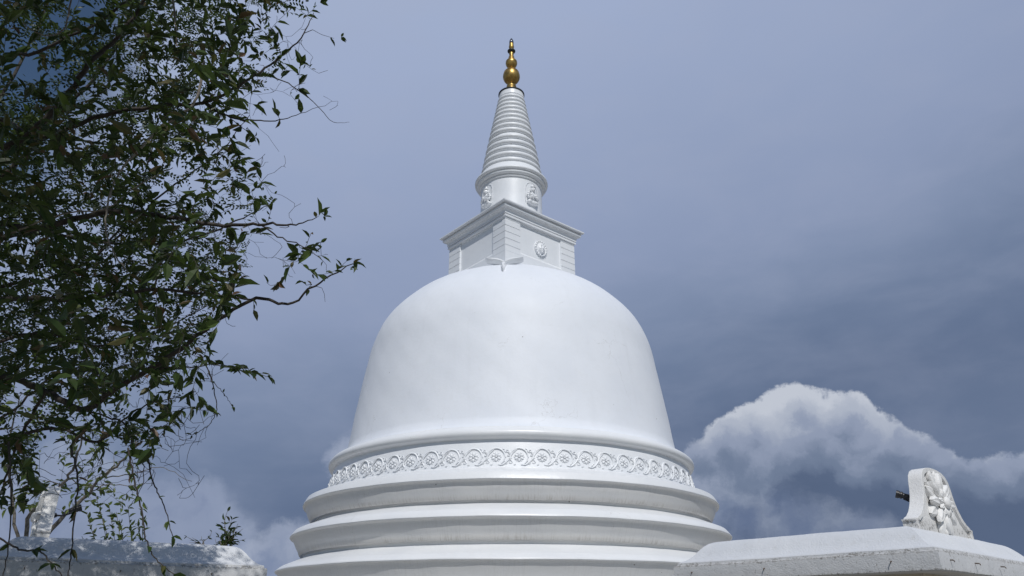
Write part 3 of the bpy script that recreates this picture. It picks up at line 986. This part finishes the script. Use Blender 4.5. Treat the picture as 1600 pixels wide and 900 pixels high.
def spotlight(label, base, direction):
    t = thing('spotlight', label, 'spotlight', tuple(base), 0, 'spotlights behind the lotus plaques')
    d = Vector(direction).normalized()
    q = d.to_track_quat('Z', 'Y').to_matrix().to_4x4()
    bm = bmesh.new()
    prof = [(0.0, -.085), (.030, -.085), (.036, -.075), (.036, .0), (.048, .012), (.048, .03), (.044, .033), (.044, .045), (.052, .05), (.052, .085), (.045, .085), (.042, .055), (0, .055)]
    seg = 24; rr = []
    for R, z in prof: rr.append([bm.verts.new((R * cos(2 * pi * j / seg), R * sin(2 * pi * j / seg), z)) for j in range(seg)] if R > 0 else [bm.verts.new((0, 0, z))])
    for i in range(len(rr) - 1):
        for j in range(seg):
            A, B = rr[i], rr[i + 1]
            k = (j + 1) % seg
            if len(A) == 1: bm.faces.new((A[0], B[k], B[j]))
            elif len(B) == 1: bm.faces.new((A[j], A[k], B[0]))
            else: bm.faces.new((A[j], A[k], B[k], B[j]))
    bm.transform(q @ Matrix.Scale(.80, 4))
    bmlink('lamp_head', bm, M_LAMP, t, 40)
    bm = bmesh.new()
    bmesh.ops.create_circle(bm, cap_ends=True, segments=20, radius=.04, matrix=q @ Matrix.Translation((0, 0, .053)) @ Matrix.Scale(.8, 4))
    bmlink('lens', bm, M_GLASS, t)
    return t, q


def bracket(t, base, wallpt):
    bm = bmesh.new()
    b = Vector(wallpt) - Vector(base)
    tube(bm, [b, b * .55 + Vector((0, 0, -.035)), Vector((0, 0, -.03))], [.011, .010, .012], 6)
    tube(bm, [b * 1.06, b * .93], .028, 10)
    bmlink('bracket', bm, M_LAMP, t)


# right lamp, fixed on the back of the right plaque, aimed at the stupa
p = ctrR - u2 * .33 + u1 * .24
hR = EYE + .845 + .40
tR, _ = spotlight('black spotlight on the back of the right lotus plaque, against grey cloud', (p.x, p.y, hR), (-.75, .35, .30))
w_ = ctrR - u2 * .24 + u1 * .145
bracket(tR, (p.x, p.y, hR), (w_.x, w_.y, hR - .06))
p = ctrL - a2_ * .42 + a1_ * .34
hL = EYE + .845 + .40
tL, _ = spotlight('black spotlight on the back of the left lotus plaque, among the twigs', (p.x, p.y, hL), (.80, .45, .35))
w_ = ctrL - a2_ * .30 + a1_ * .145
bracket(tL, (p.x, p.y, hL), (w_.x, w_.y, hL - .07))

# ------------------------------------------------------------------ vegetation
LEAF_T = [(0, 0, 0), (.28, .42, .10), (.30, 0, -.03), (.28, -.42, .10), (.62, .36, .08), (.64, 0, -.05), (.62, -.36, .08), (1.0, 0, -.10)]
LEAF_F = [(0, 2, 1), (0, 3, 2), (1, 2, 5, 4), (2, 3, 6, 5), (4, 5, 7), (5, 6, 7)]
OVAL_T = [(0, 0, 0), (.35, .48, .04), (.35, -.48, .04), (.75, .42, .02), (.75, -.42, .02), (1.0, 0, -.03)]
OVAL_F = [(0, 2, 1), (1, 2, 4, 3), (3, 4, 5)]


class Foliage:
    def __init__(s): s.v = []; s.f = []; s.a = []; s.n = 0

    def leaf(s, p, d, nrm, L, w, val, tmpl=LEAF_T, faces=LEAF_F):
        d = d.normalized()
        side = d.cross(nrm)
        if side.length < 1e-4: side = d.cross(Vector((1, 0, 0.2)))
        side.normalize(); up = side.cross(d)
        for (x, y, z) in tmpl:
            s.v.append(p + d * (x * L) + side * (y * w) + up * (z * L))
            s.a.append(val)
        for q in faces: s.f.append(tuple(i + s.n for i in q))
        s.n += len(tmpl)

    def build(s, name, mat, parent):
        me = bpy.data.meshes.new(name)
        me.from_pydata(s.v, [], s.f)
        at_ = me.attributes.new('rnd', 'FLOAT', 'POINT'); at_.data.foreach_set('value', s.a)
        return link(name, me, mat, parent, None)


def rv(R, s=1.0): return Vector((R.gauss(0, s), R.gauss(0, s), R.gauss(0, s)))


def add_leaf(F, R, p, tw, size, kind):
    side = tw.cross(Vector((0, 0, 1)) + rv(R, .35))
    if side.length < .01: side = Vector((1, 0, 0))
    side.normalize()
    if R.random() < .5: side = -side
    d = tw * R.uniform(.3, .9) + side * R.uniform(.4, .9) + rv(R, .28) + Vector((0, 0, R.uniform(-.45, .25)))
    nrm = Vector((0, 0, 1)) + rv(R, .55)
    L = size * R.uniform(.6, 1.25)
    F.leaf(p, d, nrm, L, L * R.uniform(.38, .5), R.random())


def add_pinnate(F, R, p, tw, size):
    """a short pinnate leaf with paired oval leaflets"""
    d = (tw * .5 + rv(R, .6) + Vector((0, 0, -.15))).normalized()
    side = d.cross(Vector((0, 0, 1)) + rv(R, .4)).normalized()
    nrm = side.cross(d)
    n = R.randint(3, 5); step = size
    v = R.random()
    for i in range(n):
        q = p + d * (step * (i + .6)) + Vector((0, 0, -.012 * i * i * size * 8))
        for sg in (-1, 1):
            F.leaf(q, side * sg + d * .45, nrm + rv(R, .25), size * 1.25, size * .62, v, OVAL_T, OVAL_F)
    F.leaf(p + d * step * (n + .4), d, nrm, size * 1.3, size * .62, v, OVAL_T, OVAL_F)


class Skeleton:
    def __init__(s): s.P = []; s.D = []; s.R = []; s.bm = bmesh.new()

    def limb(s, pts, r0, r1, seg=8, step=6, jit=0.0, R=None):
        c = catmull(pts, step)
        if jit and R:
            for i in range(1, len(c) - 1): c[i] = c[i] + rv(R, jit)
        n = len(c)
        rad = [r0 + (r1 - r0) * (i / (n - 1)) for i in range(n)]
        tube(s.bm, c, rad, seg)
        for i in range(n):
            d = (c[min(i + 1, n - 1)] - c[max(i - 1, 0)]).normalized()
            s.P.append(c[i]); s.D.append(d); s.R.append(rad[i])
        return c

    def nearest(s, t, origin_bias=0.0, maxn=None):
        A = s.arr if len(s.arrP) == len(s.P) else s.refresh()
        d = np.linalg.norm(A - np.array(t), axis=1)
        return int(np.argmin(d)), float(d.min())

    arrP = []
    def refresh(s):
        s.arrP = s.P; s.arr = np.array([tuple(p) for p in s.P]); return s.arr


def grow(sk, targets, R, rbase, leaf_cb, leaf_from=.3, leafgap=.03, seg=5, bow=.3, thick=1.0):
    """join every target to the nearest point of the wood already there, nearest ones first"""
    import heapq
    A = np.array([tuple(p) for p in sk.P]); T = np.array([tuple(t) for t in targets])
    best = np.full(len(T), 1e9); arg = np.zeros(len(T), int)
    for i in range(0, len(T)):
        dd = np.linalg.norm(A - T[i], axis=1); k = int(dd.argmin()); best[i] = dd[k]; arg[i] = k
    alive = np.ones(len(T), bool)
    for _ in range(len(T)):
        bb = np.where(alive, best, 1e9); i = int(bb.argmin()); alive[i] = False
        k = int(arg[i]); p0 = sk.P[k]; d0 = sk.D[k]; t = Vector(T[i]); L = (t - p0).length
        if L < .02: continue
        n = max(3, min(14, int(L / .07)))
        c1 = p0 + d0 * (L * .38) + rv(R, .05 * L)
        c2 = t - (t - p0).normalized() * (L * .3) + rv(R, .10 * L) + Vector((0, 0, -.05 * L))
        pts = []
        for j in range(n + 1):
            u = j / n
            q = (1 - u) ** 3 * p0 + 3 * (1 - u) ** 2 * u * c1 + 3 * (1 - u) * u * u * c2 + u ** 3 * t
            if 0 < j < n: q = q + rv(R, .004 + .006 * L)
            pts.append(q)
        r0 = min(sk.R[k] * .8, thick * (rbase + .006 * L)); r1 = thick * .0012
        rad = [r0 + (r1 - r0) * (j / n) for j in range(n + 1)]
        tube(sk.bm, pts, rad, 4 if r0 < .006 else seg, caps=False)
        base_i = len(sk.P)
        for j in range(1, n + 1):
            d = (pts[min(j + 1, n)] - pts[j - 1]).normalized()
            sk.P.append(pts[j]); sk.D.append(d); sk.R.append(max(rad[j], .0016))
        newP = np.array([tuple(p) for p in pts[1:]])
        idx = np.where(alive)[0]
        if len(idx):
            dd = np.linalg.norm(T[idx][:, None, :] - newP[None], axis=2)
            m = dd.min(1); am = dd.argmin(1)
            u = m < best[idx]
            best[idx[u]] = m[u]; arg[idx[u]] = base_i + am[u]
        if leaf_cb:
            s_ = L * leaf_from
            start = max(0.0, L - max(.35, L * (1 - leaf_from)))
            x = start
            while x < L:
                u = x / L * n; j = min(int(u), n - 1); q = pts[j].lerp(pts[j + 1], u - j)
                leaf_cb(q, (pts[j + 1] - pts[j]).normalized(), x / L)
                x += leafgap * R.uniform(.6, 1.5)
            leaf_cb(pts[-1], (pts[-1] - pts[-2]).normalized(), 1.0)


def interp_tab(tab, y):
    if y <= tab[0][0]: return tab[0][1]
    for (a, va), (b, vb) in zip(tab, tab[1:]):
        if a <= y <= b: return va + (vb - va) * (y - a) / (b - a)
    return tab[-1][1]


# right-hand reach of the crown for heights of the view
EDGE = [(-60, 500), (0, 470), (30, 462), (60, 450), (100, 470), (125, 460), (160, 415), (200, 385), (240, 405), (290, 405), (320, 420), (360, 415), (400, 420),
        (430, 440), (455, 400), (480, 345), (520, 330), (560, 330), (600, 300), (640, 310), (690, 275), (730, 230), (760, 160), (800, 110), (860, 60)]
DENSE = [(-60, 300), (0, 300), (100, 330), (150, 300), (240, 230), (330, 240), (430, 290), (470, 300), (540, 290), (600, 190), (660, 150), (720, 90), (800, 40), (860, 20)]


def crown_target(R, ynear, yfar, xmin=-160, ymax=800, sparse=.25):
    while True:
        px = R.uniform(xmin, 480); py = R.uniform(-70, ymax)
        e_ = interp_tab(EDGE, py); dn = interp_tab(DENSE, py)
        if px > e_: continue
        pr = 1.0 if px < dn else 1.0 - (1 - sparse) * (px - dn) / max(1, e_ - dn)
        if py > 560: pr *= .6
        if py > 690: pr *= .3
        if py > 600 and px > 90: pr *= .7
        if px < 170 and py < 165: pr *= .30 + .5 * max(0, px) / 170
        pr *= .55 + .45 * sin(px * .031 + 1.3 * sin(py * .021)) * sin(py * .037 + .8 * sin(px * .017) + 1.0) + .25
        if R.random() > pr: continue
        return at(px, py, R.uniform(ynear, yfar))


# ---- broad-leaved tree
R1 = random.Random(11)
tree = thing('tree', 'broad leaved tree with dark lanceolate leaves and twiggy branches reaching in from the left', 'tree', (-4.6, 3.6, 0))
OFF = Vector((-4.6, 3.6, 0))
sk = Skeleton()
trunk_base = Vector((-4.6, 3.6, 0))
sk.limb([trunk_base, (-4.62, 3.62, .8), (-4.5, 3.65, 1.7), (-4.35, 3.7, 2.5), (-4.1, 3.7, 3.3), (-3.7, 3.4, 4.1), (-3.1, 2.8, 4.9)], .17, .07, 12)
limbs = [
    ([(-4.5, 3.65, 1.7), at(-120, 640, 4.2), at(0, 590, 4.4), at(70, 612, 4.5), at(130, 640, 4.4), at(185, 605, 4.2), at(260, 560, 4.1), at(330, 508, 4.0), at(400, 466, 3.9), at(450, 476, 3.9), at(500, 440, 3.85), at(552, 412, 3.8)], .045, .004),
    ([(-4.4, 3.68, 2.2), at(-110, 520, 4.0), at(0, 470, 4.0), at(120, 468, 3.9), at(230, 452, 3.9), at(330, 460, 3.8), at(395, 468, 3.8)], .035, .006),
    ([(-4.35, 3.7, 2.5), at(-60, 370, 4.0), at(60, 358, 3.9), at(170, 330, 3.8), at(260, 338, 3.7), at(340, 352, 3.7), at(405, 350, 3.6), at(455, 352, 3.6), at(494, 340, 3.6)], .040, .003),
    ([(-4.3, 3.7, 2.6), at(-70, 260, 3.8), at(20, 225, 3.7), at(90, 168, 3.6), at(140, 100, 3.5), at(190, 50, 3.5), at(240, -20, 3.4)], .045, .012),
    ([(-4.2, 3.7, 3.0), at(-40, 200, 4.2), at(60, 215, 4.1), at(160, 180, 4.0), at(250, 165, 3.9), at(320, 160, 3.8), at(380, 130, 3.7), at(430, 95, 3.7), at(470, 60, 3.6), at(490, 20, 3.6)], .034, .003),
    ([(-4.2, 3.7, 3.0), at(-40, 120, 4.4), at(60, 80, 4.3), at(160, 30, 4.2), at(240, -30, 4.1)], .03, .010),
    ([at(320, 160, 3.8), at(340, 175, 3.75), at(380, 187, 3.7), at(430, 188, 3.7), at(470, 178, 3.65), at(528, 158, 3.6)], .012, .001),
    ([at(400, 110, 3.7), at(450, 130, 3.7), at(490, 160, 3.7), at(520, 190, 3.65), at(546, 191, 3.65)], .007, .001),
    ([at(405, 350, 3.65), at(440, 372, 3.7), at(480, 388, 3.7), at(505, 408, 3.7)], .008, .002),
    ([at(185, 605, 4.2), at(240, 578, 4.2), at(300, 574, 4.1), at(340, 570, 4.1), at(380, 580, 4.0), at(422, 588, 4.0)], .009, .002),
    ([at(130, 640, 4.4), at(190, 660, 4.5), at(210, 700, 4.5), at(225, 745, 4.5), at(205, 790, 4.5)], .010, .002),
    ([at(70, 612, 4.5), at(30, 690, 4.8), at(5, 760, 5.0), at(-30, 850, 5.2)], .018, .006),
    ([(-4.5, 3.65, 1.5), at(-140, 760, 4.8), at(-10, 700, 5.0), at(80, 668, 5.0), at(150, 690, 5.0), at(200, 650, 4.9), at(240, 628, 4.9), at(300, 620, 4.9)], .028, .003),
    ([(-3.7, 3.4, 4.1), (-2.9, 3.0, 4.9), (-2.2, 2.3, 5.4), (-1.4, 1.6, 5.7)], .05, .015),
    ([(-4.0, 3.6, 3.6), (-3.6, 2.4, 4.5), (-3.2, 1.2, 5.0), (-2.6, .3, 5.3)], .05, .015),
    ([(-3.1, 2.8, 4.9), (-2.5, 1.5, 5.6), (-1.7, .6, 5.9)], .04, .012),
]
for pts, r0, r1 in limbs: sk.limb(pts, r0 * .62, r1 * .7, 8, 6, .004, R1)
F1 = Foliage()


def cb_broad(q, d, u):
    if R1.random() < .92: add_leaf(F1, R1, q, d, R1.choice((.045, .055, .07, .085, .10)), 0)


T1 = [crown_target(R1, 3.2, 5.4) for _ in range(1420)] + [crown_target(R1, 2.6, 3.3, -160, 620, .1) for _ in range(210)]
# small clumps close to the outline
for (px, py) in ((495, 8), (480, 25), (455, 10), (430, 30), (420, 70), (445, 60), (465, 100), (486, 103), (470, 115), (455, 150), (430, 175), (400, 215), (408, 258), (395, 300),
                 (410, 285), (500, 335), (488, 362), (478, 385), (500, 378), (470, 400), (455, 415), (490, 430), (515, 430), (540, 408), (525, 418), (440, 445), (420, 440),
                 (470, 440), (398, 480), (350, 470), (345, 395), (380, 360), (420, 330), (330, 560), (350, 565), (375, 572), (395, 583), (412, 588), (310, 590), (325, 632), (295, 640), (270, 605)):
    T1.append(at(px + R1.uniform(-5, 5), py + R1.uniform(-5, 5), R1.uniform(3.55, 4.0)))
grow(sk, T1, R1, .0022, cb_broad, .35, .028)
# bare twigs fraying the outline
T1b = [at(px, py, y) for px, py, y in ((545, 190, 3.65), (532, 158, 3.6), (528, 165, 3.6), (515, 172, 3.6), (505, 150, 3.6), (512, 110, 3.7), (522, 60, 3.6), (444, 243, 3.7), (440, 260, 3.7), (446, 262, 3.7), (470, 318, 3.6), (440, 305, 3.6), (452, 340, 3.6), (512, 398, 3.7),
                                       (508, 472, 3.9), (300, 742, 4.5), (330, 655, 4.6), (300, 635, 4.5), (335, 640, 4.5), (310, 690, 4.5), (280, 720, 4.5))]
T1b += [at(interp_tab(EDGE, py) + R1.uniform(-110, 34), py, R1.uniform(3.4, 4.6)) for py in [R1.uniform(20, 760) for _ in range(280)]]
T1b += [at(R1.uniform(40, 320), R1.uniform(520, 780), R1.uniform(3.4, 5.0)) for _ in range(260)]
grow(sk, T1b, R1, .0016, None, 1.0)
# young leaf pairs on the longest sprigs
for (px, py, Y) in ((533, 58, 3.6), (516, 60, 3.6), (552, 412, 3.8), (555, 408, 3.8), (548, 418, 3.8), (502, 333, 3.6), (506, 338, 3.6), (418, 588, 4.0), (500, 4, 3.6)):
    for _ in range(3): add_leaf(F1, R1, at(px, py, Y), Vector((1, .1, .25)).normalized(), .062, 0)
# the part of the crown that hangs over the viewer and keeps the branches in shade
T2 = []
while len(T2) < 1050:
    y = R1.uniform(-1.2, 4.2); x = R1.uniform(-6.2, -1.35); z = R1.uniform(4.2, 6.6)
    if (z - EYE) < 1.16 * y + .35: continue
    if x > -1.0 and R1.random() < .5: continue
    if ((x + 3.2) / 3.0) ** 2 + ((y - 1.5) / 3.0) ** 2 + ((z - 5.3) / 1.6) ** 2 > 1.0: continue
    T2.append(Vector((x, y, z)))


def cb_top(q, d, u): add_leaf(F1, R1, q, d, .19, 0)


grow(sk, T2, R1, .0026, cb_top, .3, .035)
o = bmlink('trunk', sk.bm, M_BARK, tree, 60); o.location = -OFF
o = F1.build('crown', M_LEAF, tree); o.location = -OFF

# ---- feathery tree with tiny paired leaflets, farther back
R2 = random.Random(23)
t2 = thing('tree', 'fine leaved tree with tiny paired leaflets tangled behind the broad leaves at left', 'tree', (-6.6, 5.4, 0))
OFF2 = Vector((-6.6, 5.4, 0))
sk2 = Skeleton()
sk2.limb([OFF2, (-6.5, 5.4, 1.2), (-6.2, 5.5, 2.4), (-5.9, 5.6, 3.6), (-5.4, 5.7, 4.8), (-5.0, 5.9, 6.0)], .13, .05, 10)
for pts, r0, r1 in [
    ([(-6.2, 5.5, 2.4), at(-60, 560, 5.6), at(60, 520, 5.8), at(150, 540, 5.8), at(240, 520, 5.8), at(320, 480, 5.6)], .03, .005),
    ([(-5.9, 5.6, 3.6), at(-40, 390, 5.8), at(60, 365, 5.8), at(170, 380, 5.8), at(280, 378, 5.7), at(370, 345, 5.6), at(420, 320, 5.5)], .035, .004),
    ([(-5.6, 5.7, 4.2), at(10, 270, 5.8), at(70, 200, 5.7), at(140, 130, 5.6), at(200, 50, 5.6), at(250, -30, 5.6)], .04, .010),
    ([(-5.2, 5.8, 5.2), at(20, 120, 6.0), at(60, 40, 6.0), at(90, -40, 6.0)], .03, .010),
    ([(-6.0, 5.5, 3.0), at(-30, 460, 6.2), at(60, 440, 6.2), at(150, 400, 6.2), at(260, 300, 6.0), at(340, 240, 5.9), at(390, 180, 5.8)], .03, .004),
    ([(-6.3, 5.5, 2.0), at(-60, 680, 6.4), at(20, 640, 6.6), at(90, 580, 6.6), at(140, 560, 6.6)], .025, .008),
    ([at(150, 400, 6.2), at(200, 340, 6.1), at(230, 260, 6.0), at(250, 180, 6.0), at(300, 90, 5.9), at(350, 10, 5.9)], .014, .004)]:
    sk2.limb(pts, r0 * .7, r1 * .7, 7, 6, .006, R2)
F2 = Foliage()


def cb_fine(q, d, u):
    if R2.random() < .85: add_pinnate(F2, R2, q, d, R2.uniform(.024, .036))


T3 = []
while len(T3) < 1050:
    if len(T3) % 3 == 0: T3.append(at(R2.uniform(-260, 200), R2.uniform(150, 620), R2.uniform(6.0, 7.6)))
    else: T3.append(crown_target(R2, 5.0, 7.2, -220, 760, .12))
k_ = 0
while k_ < 400:                                   # boughs standing between the sun and the left pavilion
    q_ = Vector((CL[0], CL[1], 0)) + Vector((a1_.x, a1_.y, 0)) * R2.uniform(-.5, 2.15) + Vector((a2_.x, a2_.y, 0)) * R2.uniform(-.1, .5)
    q_ = q_ + Vector((0, 0, R2.uniform(2.0, 2.5))) + SDIR * R2.uniform(2.2, 6.0)
    v_ = q_ - Vector((0, 0, EYE)); d_ = v_.y * cos(PITCH) + v_.z * sin(PITCH)
    X_ = 800 + FPX * v_.x / d_; Y_ = 450 - FPX * (v_.z * cos(PITCH) - v_.y * sin(PITCH)) / d_
    if X_ < interp_tab(EDGE, Y_) - 20: T3.append(q_); k_ += 1
grow(sk2, T3, R2, .0026, cb_fine, .25, .055)
o = bmlink('trunk', sk2.bm, M_BARK, t2, 60); o.location = -OFF2
o = F2.build('crown', M_FINE, t2); o.location = -OFF2

# ---- small grey-barked tree rising behind the left pavilion
R3 = random.Random(31)
t3 = thing('tree', 'sapling with pale grey slanting stems and yellow green leaves behind the left pavilion', 'tree', (-7.2, 11.2, 0))
OFF3 = Vector((-7.2, 11.2, 0))
sk3 = Skeleton()
sk3.limb([OFF3, (-7.3, 11.1, 1.0), at(35, 880, 11.0)], .07, .05, 8)
for pts, r0, r1 in [
    ([at(35, 880, 11.0), at(90, 815, 11.0), at(130, 780, 11.0), at(160, 745, 10.8), at(200, 712, 10.6), at(215, 690, 10.5)], .036, .010),
    ([at(35, 880, 11.0), at(50, 800, 10.6), at(95, 760, 10.4), at(118, 722, 10.2), at(128, 680, 10)], .032, .010),
    ([at(35, 880, 11.0), at(20, 790, 10.8), at(15, 700, 10.4), at(30, 620, 10)], .026, .008),
    ([at(130, 780, 11.0), at(160, 760, 11.0), at(200, 757, 11), at(238, 755, 11.0)], .010, .003),
    ([at(160, 745, 10.8), at(210, 740, 10.8), at(250, 730, 10.8), at(300, 752, 10.6)], .009, .003)]:
    sk3.limb(pts, r0, r1, 7, 6, .01, R3)
F3 = Foliage()


def cb3(q, d, u):
    if R3.random() < .75: add_leaf(F3, R3, q, d, .13, 0)


T4 = [at(R3.uniform(-30, 150) if R3.random() < .8 else R3.uniform(150, 240), R3.uniform(600, 800), R3.uniform(9.8, 11.6)) for _ in range(170)]
grow(sk3, T4, R3, .004, cb3, .45, .09, thick=2.0)
o = bmlink('trunk', sk3.bm, M_BARK2, t3, 60); o.location = -OFF3
o = F3.build('crown', M_BRIGHT, t3); o.location = -OFF3


def shrub(label, base, tips, leaf, seed, mat, gap=.05, cat='shrub', name='shrub', thick=1.0, wfrom=.2, group=None, jit=1.0):
    R = random.Random(seed)
    base = Vector(base)
    t = thing(name, label, cat, tuple(base), 0, group)
    s = Skeleton(); F = Foliage()
    for q in tips:
        q = Vector(q)
        mid_ = base.lerp(q, .5) + rv(R, .06 * jit * (q - base).length) + Vector((0, 0, .05 * (q - base).length))
        c = s.limb([base + rv(R, .012), base.lerp(q, .25) + rv(R, .02 * jit), mid_, q], .006 * thick, .002 * thick, 5, 5)
        n = len(c)
        L = (q - base).length
        x = L * wfrom; k = 0
        while x <= L:
            u = x / L * (n - 1); j = min(int(u), n - 2); pp = c[j].lerp(c[j + 1], u - j)
            d = (c[j + 1] - c[j]).normalized()
            add_leaf(F, R, pp, d, leaf, 0)
            if R.random() < .6: add_leaf(F, R, pp, d, leaf, 0)
            x += gap * R.uniform(.7, 1.3)
    o = bmlink('stem', s.bm, M_BARK2, t, 60); o.location = -base
    o = F.build('foliage', mat, t); o.location = -base
    return t


# bright sprigs behind the left roof slab
RB = random.Random(3)
shrub('upright shrub with pointed yellow green leaves showing above the middle of the left roof slab', (-5.2, 12.2, 0),
      [at(px, py, 12.0 + RB.uniform(-.4, .4)) for px, py in ((128, 838), (135, 800), (150, 775), (170, 788), (182, 800), (160, 812), (187, 812), (200, 790), (222, 792), (215, 815), (175, 842), (145, 830), (118, 850), (186, 835), (205, 830), (165, 850), (196, 852))],
      .12, 7, M_BRIGHT, .045, thick=2.0, wfrom=.86, jit=.15)
shrub('small bushy weed growing on the right end of the left roof slab', at(352, 854, 9.75),
      [at(px, py, 9.75 + RB.uniform(-.1, .1)) for px, py in ((357, 795), (350, 812), (344, 822), (362, 812), (372, 818), (380, 826), (370, 835), (384, 842), (352, 835), (340, 838), (358, 848), (375, 850), (344, 848), (366, 826), (336, 842))],
      .10, 9, M_LEAF, .05, jit=1.6)
shrub('thin wispy weed with few leaves standing just left of the bushy weed on the slab', at(318, 852, 9.7),
      [at(px, py, 9.7 + RB.uniform(-.05, .05)) for px, py in ((290, 838), (300, 840), (306, 843), (315, 838), (331, 830), (296, 848))],
      .06, 12, M_FINE, .09, wfrom=.6)


# ---- hanging vines
def vine(label, pts, r, mat, seed, leaves=None, lsize=.05, gap=.12, name='vine', group='vines hanging from the trees'):
    R = random.Random(seed)
    c = catmull(pts, 8)
    base = c[0].copy()
    t = thing(name, label, 'vine', tuple(base), 0, group)
    bm = bmesh.new()
    cc = [q + rv(R, .0018) if 0 < i < len(c) - 1 else q for i, q in enumerate(c)]
    n = len(cc)
    tube(bm, cc, [r * (1 - .55 * i / (n - 1)) for i in range(n)], 6)
    o = bmlink('stem', bm, mat, t, 60); o.location = -base
    if leaves is not None:
        F = Foliage(); acc = 0
        for i in range(1, n):
            acc += (cc[i] - cc[i - 1]).length
            if acc > gap and i / n > leaves:
                acc = 0
                d = (cc[i] - cc[i - 1]).normalized()
                for _ in range(R.randint(1, 3)): add_leaf(F, R, cc[i], d, lsize, 0)
        for _ in range(3): add_leaf(F, R, cc[-1], (cc[-1] - cc[-2]).normalized(), lsize * 1.2, 0)
        o = F.build('foliage', M_LEAF, t); o.location = -base
    return t


vine('pale bare woody vine hanging straight down near the top of the picture', [at(262, -40, 3.0), at(270, 0, 3.0), at(274, 35, 3.0), at(277, 72, 3.0)], .008, M_VINE, 1)
vine('long pale bare woody vine winding down through the middle of the dark leaves', [at(318, 95, 3.1), at(314, 130, 3.1), at(300, 165, 3.1), at(260, 195, 3.1), at(225, 225, 3.1), at(190, 265, 3.1), at(170, 310, 3.1), at(166, 360, 3.1), at(178, 395, 3.1), at(200, 425, 3.1)], .0075, M_VINE, 2)
vine('pale thin vine looping across the upper left branches', [at(112, -20, 3.2), at(108, 20, 3.2), at(98, 48, 3.2), at(72, 56, 3.2), at(48, 46, 3.2), at(30, 30, 3.2)], .0055, M_VINE, 3)
vine('pale straight vine slanting up to the right through the fine leaves', [at(-20, 380, 3.3), at(40, 355, 3.3), at(110, 332, 3.3), at(165, 326, 3.3), at(215, 290, 3.3), at(270, 262, 3.3)], .0055, M_VINE, 4)
vine('thin dark vine dangling beside the left lotus plaque down to the slab', [at(112, 700, 3.3), at(121, 745, 3.3), at(118, 790, 3.3), at(112, 850, 3.3), at(106, 910, 3.3)], .005, M_BARK, 5, .1, .055, .14)
vine('long dark leafy vine hanging over the middle of the left roof slab', [at(200, 700, 3.2), at(212, 760, 3.2), at(222, 800, 3.2), at(229, 848, 3.2), at(250, 880, 3.2), at(272, 897, 3.2)], .0045, M_BARK, 6, .1, .05, .10)
vine('dark leafy vine ending in the sky just above the left roof slab', [at(228, 705, 3.3), at(240, 755, 3.3), at(256, 790, 3.3), at(270, 838, 3.3)], .004, M_BARK, 7, .2, .045, .10)
vine('short leafy vine drooping outward beneath the sprig at mid height', [at(322, 572, 4.0), at(332, 600, 4.0), at(338, 640, 4.0), at(325, 665, 4.0), at(300, 680, 4.0)], .0035, M_BARK, 8, .2, .03, .14)
vine('thin vine with small leaves trailing to the right below the sprig at mid height', [at(324, 575, 4.0), at(335, 598, 4.0), at(352, 618, 4.0), at(365, 636, 4.0)], .0025, M_BARK, 9, .2, .03, .09)
vine('dark vine hanging at the far left edge in front of the slab', [at(14, 690, 3.2), at(17, 760, 3.2), at(16, 830, 3.2), at(4, 905, 3.2)], .0045, M_BARK, 10, .3, .05, .2)
vine('dark twig with round leaves crossing the left end of the roof slab', [at(-10, 835, 3.1), at(30, 858, 3.1), at(62, 862, 3.1), at(78, 878, 3.1), at(95, 898, 3.1), at(108, 915, 3.1)], .0042, M_BARK, 13, .3, .055, .10)

for o in scene.objects:
    if o.type == 'MESH' and o.parent is None and 'kind' not in o: print('TOP MESH', o.name)
print('faces', sum(len(o.data.polygons) for o in scene.objects if o.type == 'MESH'))
